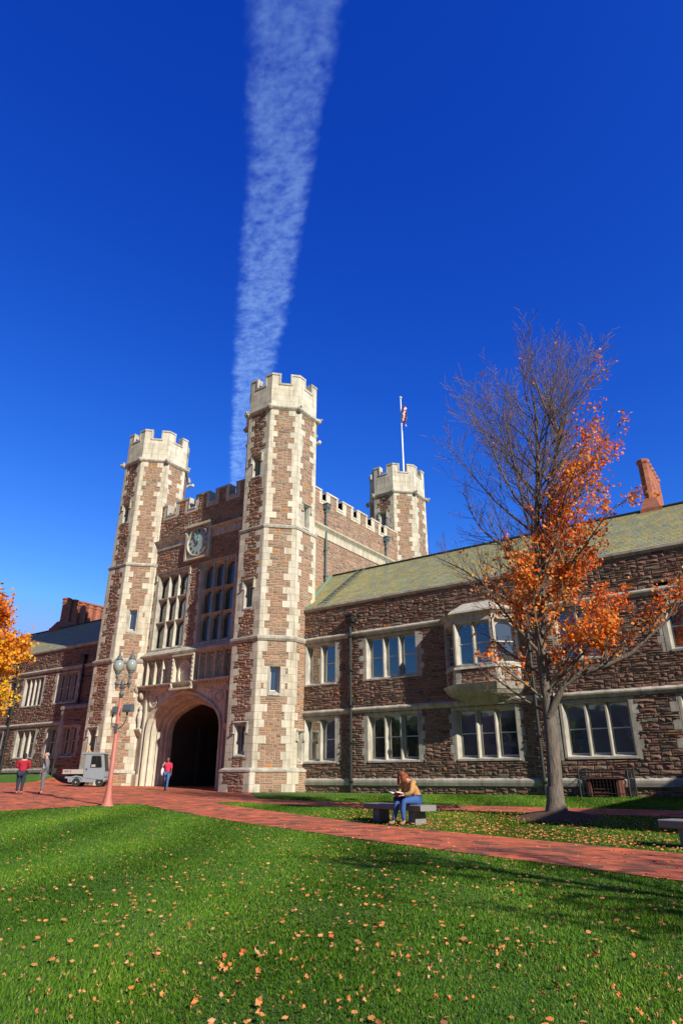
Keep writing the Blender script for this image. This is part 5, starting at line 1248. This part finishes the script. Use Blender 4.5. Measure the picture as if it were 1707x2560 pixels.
def fabric(name, c, var=.25):
    m = mat(name, c, .9); n = noise(m, 9, 4); setc(m, mixc(m, n.outputs[0], tuple(x*(1-var) for x in c), tuple(min(1, x*(1+var)) for x in c))); return m
SK1 = mat('light_skin', (.55, .28, .19), .55); SK2 = mat('brown_skin', (.22, .09, .05), .55); SHOE = mat('black_shoe', (.015, .015, .016), .4); EYE = mat('eye_dark', (.02, .015, .012), .3)
LIP = mat('lips', (.32, .09, .07), .5)
def bare(g_):      # the body is slimmer where clothes cover it
    inv = {v: k for k, v in g_.ix.items()}; out = []
    for i, (p, r) in enumerate(g_.n):
        k = inv[i]; f_ = .80 if (k in ('pel', 'wst', 'chs', 'shd') or k[1:] in ('sho', 'elb', 'hip', 'thg', 'kne', 'clf', 'ank', 'hel', 'toe')) else 1
        out.append((p, tuple(x*f_ for x in r) if isinstance(r, tuple) else r*f_))
    return out
class Rig:
    def __init__(s): s.n = []; s.e = []; s.ix = {}
    def add(s, k, p, r, par=None):
        s.ix[k] = len(s.n); s.n.append((Vector(p), r))
        if par is not None: s.e.append((s.ix[par], s.ix[k]))
    def chain(s, par, pts):
        for k, p, r in pts: s.add(k, p, r, par); par = k
def sub(rig, keys, grow_=.014, over={}):
    ks = [k for k in keys]; ix = {k: i for i, k in enumerate(ks)}; inv = {v: k for k, v in rig.ix.items()}
    N2 = []
    for k in ks:
        p, r = rig.n[rig.ix[k]]; r = (r, r) if isinstance(r, (int, float)) else r; r = over.get(k, (r[0]+grow_, r[1]+grow_)); N2.append((p, r if isinstance(r, tuple) else (r, r)))
    E2 = [(ix[inv[a]], ix[inv[b]]) for a, b in rig.e if inv[a] in ix and inv[b] in ix]
    return N2, E2
def hand(rig, wrist, s, d, side_, out, curl=.5):
    """palm, four unequal bent fingers and a thumb leaving its side"""
    w = rig.n[rig.ix[wrist]][0]; d = Vector(d).normalized(); o = Vector(side_).normalized(); n = Vector(out).normalized()
    pm = w+d*.055; rig.add(s+'palm', pm, (.03, .022), wrist); rig.add(s+'palm2', w+d*.088, (.034, .018), s+'palm')
    for i, (k, L) in enumerate((('a', .066), ('b', .076), ('c', .07), ('d', .054))):
        q = w+d*.098+o*(.030-.020*i); rig.chain(s+'palm2', [(s+k+'1', q, .0095), (s+k+'2', q+d*L*.5+n*curl*.018, .0088), (s+k+'3', q+d*L*(.95-curl*.3)+n*curl*.045, .0078)])
    q = w+d*.035+o*.036; rig.chain(s+'palm', [(s+'t1', q, .012), (s+'t2', q+d*.035+o*.018+n*.008, .010), (s+'t3', q+d*.062+o*.018+n*.018, .009)])
def headparts(T, c, fd, up, skin, s=1.0):
    """eyes, mouth and ears on the head; c head centre, fd facing"""
    f_ = Vector(fd).normalized(); u_ = Vector(up).normalized(); r_ = f_.cross(u_).normalized(); c = Vector(c)
    for k in (-1, 1):
        mb = MB(); ellipsoid(mb, c+f_*.083*s+r_*k*.031*s+u_*.008, (.013, .013, .009), EYE, 8, 5); o = mb.build('eye', smooth=True); o.parent = T
        mb = MB(); ellipsoid(mb, c+r_*k*.078*s-f_*.005, (.014, .02, .03), skin, 8, 5); o = mb.build('ear', smooth=True); o.parent = T
    mb = MB(); ellipsoid(mb, c+f_*.082*s-u_*.052*s, (.024, .016, .008), LIP, 8, 5); o = mb.build('mouth', smooth=True); o.parent = T
def addhead(rig, neck, c, fd, up=(0, 0, 1)):
    c = Vector(c); f_ = Vector(fd).normalized(); u_ = Vector(up).normalized()
    rig.chain(neck, [('hd0', c-u_*.075+f_*.012, (.062, .06)), ('hd1', c-u_*.02+f_*.006, (.078, .088)), ('hd2', c+u_*.045, (.078, .092)), ('hd3', c+u_*.095-f_*.01, (.05, .06))])
    rig.add('nose', c+f_*.102-u_*.015, .014, 'hd1')
def standing(stride=.0, legw=.095, fat=1.0, arms='down', H=1.75, face=(0, -1, 0), look=None):
    k = H/1.75; g_ = Rig(); v = lambda x, y, z: Vector((x, y, z))*k
    g_.add('pel', v(0, 0, .96), (.15*fat*k, .115*fat*k)); g_.chain('pel', [('wst', v(0, .0, 1.12), (.135*fat*k, .10*fat*k)), ('chs', v(0, 0, 1.30), (.155*fat*k, .115*fat*k)), ('shd', v(0, .01, 1.43), (.13*fat*k, .09*fat*k)), ('nck', v(0, .01, 1.52), .055*k)])
    for s in (-1, 1):
        n = 'L' if s > 0 else 'R'; st = stride*s
        g_.chain('pel', [(n+'hip', v(s*.10, 0, .90), .10*fat*k), (n+'thg', v(s*.105, -st*.35, .68), .083*fat*k), (n+'kne', v(s*.10, -st*.55-.01, .50), .058*fat*k), (n+'clf', v(s*.10, -st*.8+.02, .33), .056*k), (n+'ank', v(s*.10, -st+.02, .10), .038*k), (n+'hel', v(s*.10, -st+.0, .045), .038*k), (n+'toe', v(s*.115, -st-.13, .032), (.04*k, .028*k))])
        g_.add(n+'sho', v(s*.185*fat, .01, 1.41), .062*fat*k, 'shd')
    addhead(g_, 'nck', v(0, -.01, 1.64), look or face); return g_, v
LEG = lambda n: [n+q for q in ('hip', 'thg', 'kne', 'clf', 'ank')]
# woman walking out of the arch
wx, wy = -29.6, 25.45; PT = thing('person', 'person in pink sweater and jeans walking out of the arch with a white shoulder bag', 'person', (wx, wy, g(wx, wy)+.02), R(28))
g_, v = standing(.14, H=1.68, fat=1.0)
g_.chain('Lsho', [('Lelb', v(.225, .02, 1.13), .038), ('Lwri', v(.235, -.02, .90), .027)]); hand(g_, 'Lwri', 'L', (0, -.05, -1), (0, -1, 0), (-1, 0, 0))
g_.chain('Rsho', [('Relb', v(-.27, .02, 1.17), .038), ('Rwri', v(-.19, -.17, 1.30), .027)]); hand(g_, 'Rwri', 'R', (.5, .1, .4), (0, 0, 1), (0, 1, 0))
skinned('body', bare(g_), g_.e, SK2, PT); PINK = fabric('pink_knit', (.75, .03, .10)); JEAN = fabric('blue_denim', (.06, .14, .32)); DJEAN = fabric('dark_denim', (.015, .03, .055))
N2, E2 = sub(g_, ['wst', 'chs', 'shd', 'Lsho', 'Rsho', 'Lelb', 'Relb', 'pel'], .016); skinned('sweater', N2, E2, PINK, PT, 7)
N2, E2 = sub(g_, ['pel']+LEG('L')+LEG('R'), .010); skinned('jeans', N2, E2, JEAN, PT)
for n in 'LR': N2, E2 = sub(g_, [n+'hel', n+'toe'], .012); skinned('shoe', N2, E2, SHOE, PT)
HAIRB = mat('black_hair', (.012, .009, .008), .6)
mb = MB(); c = v(0, -.01, 1.64); ellipsoid(mb, (c.x, c.y+.025, c.z+.03), (.092, .10, .10), HAIRB, 14, 9); ellipsoid(mb, (c.x, c.y+.08, c.z-.03), (.06, .05, .07), HAIRB, 10, 7); o = mb.build('hair', smooth=True); o.parent = PT; headparts(PT, c, (0, -1, 0), (0, 0, 1), SK2)
BAGW = fabric('white_canvas', (.72, .70, .68), .08); bp_ = PT.matrix_basis
BG = thing('shoulder_bag', 'white oval shoulder bag hanging at the side of the walking person', 'bag', (wx, wy, g(wx, wy)+.02), R(28))
mb = MB(); ellipsoid(mb, (-.27, -.02, .94), (.075, .17, .21), BAGW, 14, 9); o = mb.build('pouch', smooth=True); o.parent = BG
mb = MB(); tube(mb, [(-.27, -.12, 1.08), (-.235, -.10, 1.30), (-.19, .01, 1.43), (-.235, .10, 1.30), (-.27, .1, 1.08)], [.014]*5, BAGW, 6); o = mb.build('strap'); o.parent = BG
# person in the dark red jacket, back to the viewer
rx, ry = -30.3, 17.5; PR = thing('person', 'person with dark hair in a dark red jacket seen from behind, arms folded', 'person', (rx, ry, g(rx, ry)+.02), R(-128))
g_, v = standing(.03, H=1.72, fat=1.2)
for s, n in ((1, 'L'), (-1, 'R')): g_.chain(n+'sho', [(n+'elb', v(s*.285, -.02, 1.15), .046), (n+'wri', v(s*.06, -.22, 1.14+.04*s), .03)]); hand(g_, n+'wri', n, (-s, -.1, .0), (0, 0, 1), (0, 1, 0), .4)
skinned('body', bare(g_), g_.e, SK1, PR); DRED = fabric('dark_red_wool', (.33, .012, .03))
N2, E2 = sub(g_, ['pel', 'wst', 'chs', 'shd', 'Lsho', 'Rsho', 'Lelb', 'Relb', 'Lwri', 'Rwri'], .026, {'Lwri': .045, 'Rwri': .045, 'pel': (.225, .185)}); N2[0] = (N2[0][0]+Vector((0, 0, -.05)), N2[0][1]); skinned('jacket', N2, E2, DRED, PR)
N2, E2 = sub(g_, ['pel']+LEG('L')+LEG('R'), .016); skinned('trousers', N2, E2, DJEAN, PR)
for n in 'LR': N2, E2 = sub(g_, [n+'hel', n+'toe'], .012); skinned('shoe', N2, E2, SHOE, PR)
mb = MB(); c = v(0, -.01, 1.64); ellipsoid(mb, (c.x, c.y+.02, c.z+.025), (.10, .108, .105), HAIRB, 14, 9); ellipsoid(mb, (c.x, c.y+.055, c.z-.05), (.085, .06, .10), HAIRB, 12, 8); o = mb.build('hair', smooth=True); o.parent = PR; headparts(PR, c, (0, -1, 0), (0, 0, 1), SK1)
# man in the grey jacket
mx_, my_ = -29.9, 18.35; PM = thing('person', 'white haired person in a grey suit jacket facing the person in dark red', 'person', (mx_, my_, g(mx_, my_)+.02), R(-28))
g_, v = standing(.02, H=1.80, fat=1.15)
g_.chain('Lsho', [('Lelb', v(.25, .06, 1.14), .042), ('Lwri', v(.19, -.08, .98), .03)]); hand(g_, 'Lwri', 'L', (-.3, -.4, -.8), (0, -1, 0), (-1, 0, 0))
g_.chain('Rsho', [('Relb', v(-.26, .04, 1.13), .042), ('Rwri', v(-.22, -.10, .93), .03)]); hand(g_, 'Rwri', 'R', (0, -.1, -1), (0, -1, 0), (1, 0, 0))
skinned('body', bare(g_), g_.e, SK1, PM); GREYS = fabric('grey_suit', (.15, .165, .16)); SHIRT = mat('pale_blue_shirt', (.42, .52, .62), .8); GTR = fabric('grey_trousers', (.14, .14, .16))
N2, E2 = sub(g_, ['pel', 'wst', 'chs', 'shd'], .008); skinned('shirt', N2, E2, SHIRT, PM)
N2, E2 = sub(g_, ['pel', 'wst', 'chs', 'shd', 'Lsho', 'Rsho', 'Lelb', 'Relb', 'Lwri', 'Rwri'], .022, {'Lwri': .04, 'Rwri': .04}); N2 = [(p+Vector((0, .035 if i < 4 else 0, -.08 if i == 0 else 0)), r) for i, (p, r) in enumerate(N2)]; skinned('suit_jacket', N2, E2, GREYS, PM)
N2, E2 = sub(g_, ['pel']+LEG('L')+LEG('R'), .014); skinned('trousers', N2, E2, GTR, PM)
for n in 'LR': N2, E2 = sub(g_, [n+'hel', n+'toe'], .012); skinned('shoe', N2, E2, SHOE, PM)
HAIRW = mat('white_hair', (.30, .29, .27), .8)
mb = MB(); c = v(0, -.01, 1.64); ellipsoid(mb, (c.x, c.y+.03, c.z+.012), (.083, .088, .088), HAIRW, 14, 9); o = mb.build('hair', smooth=True); o.parent = PM; headparts(PM, c, (0, -1, 0), (0, 0, 1), SK1)
mb = MB(); lathe(mb, (.0, -.1, 0), [(.0, 0)], SHIRT, 3) if False else None
# reader on the bench; local frame: bench axis along x, facing -y
bz_ = g(*BC); ca, sa = math.cos(BA), math.sin(BA)
px_, py_ = BC[0]+ca*.66, BC[1]+sa*.66
PB = thing('person', 'seated person with reddish hair in a tan jacket bent over a book', 'person', (px_, py_, bz_), BA-R(2))
g_ = Rig(); V3 = Vector
g_.add('pel', (0, .06, .60), (.15, .125)); g_.chain('pel', [('wst', (0, .02, .76), (.14, .115)), ('chs', (0, -.09, .92), (.155, .12)), ('shd', (0, -.19, 1.03), (.14, .095)), ('nck', (0, -.27, 1.09), .055)])
for s, n in ((1, 'L'), (-1, 'R')):
    g_.chain('pel', [(n+'hip', (s*.10, -.02, .575), .095), (n+'thg', (s*.13, -.24, .575), .085), (n+'kne', (s*.15, -.47, .555), .064), (n+'clf', (s*.14, -.50, .34), .056), (n+'ank', (s*.14, -.50+(.03 if s > 0 else -.08), .10), .038), (n+'hel', (s*.14, -.49+(.03 if s > 0 else -.08), .055), .04), (n+'toe', (s*.17, -.66+(.03 if s > 0 else -.08), .045), (.045, .03))])
    g_.add(n+'sho', (s*.18, -.17, 1.0), .065, 'shd'); g_.chain(n+'sho', [(n+'elb', (s*.25, -.28, .76), .042), (n+'wri', (s*.11, -.42, .70), .029)]); hand(g_, n+'wri', n, (-s*.35, -.9, .0), (-s, 0, .3), (-s*.3, 0, -.6), .6)
hc = V3((-.02, -.36, 1.14)); hf = V3((-.05, -.75, -.66)).normalized(); hu = V3((0, -.66, .75)).normalized(); addhead(g_, 'nck', hc, hf, hu)
skinned('body', bare(g_), g_.e, SK1, PB); TAN = fabric('tan_corduroy', (.46, .24, .085), .3); RJEAN = fabric('bright_denim', (.035, .10, .30)); BOOT = mat('tan_boot', (.26, .17, .10), .8); HAIRR = mat('auburn_hair', (.22, .055, .015), .6)
N2, E2 = sub(g_, ['pel', 'wst', 'chs', 'shd', 'Lsho', 'Rsho', 'Lelb', 'Relb', 'Lwri', 'Rwri'], .024, {'Lwri': .042, 'Rwri': .042, 'pel': (.19, .165)}); N2[0] = (N2[0][0]+V3((0, .045, -.02)), N2[0][1]); skinned('jacket', N2, E2, TAN, PB)
N2, E2 = sub(g_, ['pel']+LEG('L')+LEG('R'), .013, {'Lank': .055, 'Rank': .055}); skinned('jeans', N2, E2, RJEAN, PB)
for n in 'LR': N2, E2 = sub(g_, [n+'hel', n+'toe'], .014); skinned('shoe', N2, E2, BOOT, PB)
mb = MB(); rr = random.Random(8)
q = hf.rotation_difference(V3((0, -1, 0))).to_matrix().transposed(); qq = Matrix.Identity(3)
ellipsoid(mb, tuple(hc+hu*.035-hf*.03), (.10, .105, .105), HAIRR, 14, 9); ellipsoid(mb, tuple(hc-hf*.09-hu*.03+V3((0, .02, -.03))), (.085, .08, .09), HAIRR, 12, 8)
for k in range(46):        # locks falling from the crown past the face
    a = rr.uniform(-2.5, 2.5); o0 = hc+hu*.05-hf*.02+V3((.095*math.sin(a), .06*math.cos(a), .02)); o1 = o0+V3((.035*math.sin(a), .02*math.cos(a), -.10)); o2 = o1+V3((rr.uniform(-.02, .02), rr.uniform(-.02, .02), -.12-.05*rr.random()))
    if math.cos(a) < -.35 and abs(math.sin(a)) < .5: continue
    tube(mb, [tuple(o0), tuple(o1), tuple(o2)], [.02, .022, .006], HAIRR, 5)
o = mb.build('hair', smooth=True); o.parent = PB; headparts(PB, hc, hf, hu, SK1)
BK = thing('book', 'open white paged book with dark red cover on the lap of the reader', 'book', (px_, py_, bz_), BA-R(2))
PG = mat('book_pages', (.75, .74, .70), .8); CV = mat('dark_red_cover', (.20, .02, .04), .5)
for s in (-1, 1):
    mb = MB(); fr_ = Fr((0, 0, 0), (0, 1, 0), (-1, 0, 0)); c0 = V3((-.02, -.56, .70))
    A = [c0+V3((0, -.12, .02)), c0+V3((s*.16, -.12, .075)), c0+V3((s*.16, .10, .04)), c0+V3((0, .10, -.015))]; up_ = V3((0, .1, .02))
    mb.mesh([tuple(p) for p in A]+[tuple(p+V3((-s*.006, 0, .018))) for p in A], BOXF, PG); o = mb.build('pages'); o.parent = BK
    mb = MB(); B4 = [p+V3((s*.008*(i in (1, 2)), 0, -.006)) for i, p in enumerate(A)]; mb.mesh([tuple(p+V3((0, 0, -.006))) for p in B4]+[tuple(p) for p in B4], BOXF, CV); o = mb.build('cover'); o.parent = BK
LB = thing('shoulder_bag', 'black bag lying on the lap of the reader under the book', 'bag', (px_, py_, bz_), BA-R(2)); mb = MB(); ellipsoid(mb, (-.07, -.40, .665), (.15, .13, .045), SHOE, 12, 7); ellipsoid(mb, (-.2, -.42, .60), (.05, .11, .09), SHOE, 10, 6); o = mb.build('pouch', smooth=True); o.parent = LB
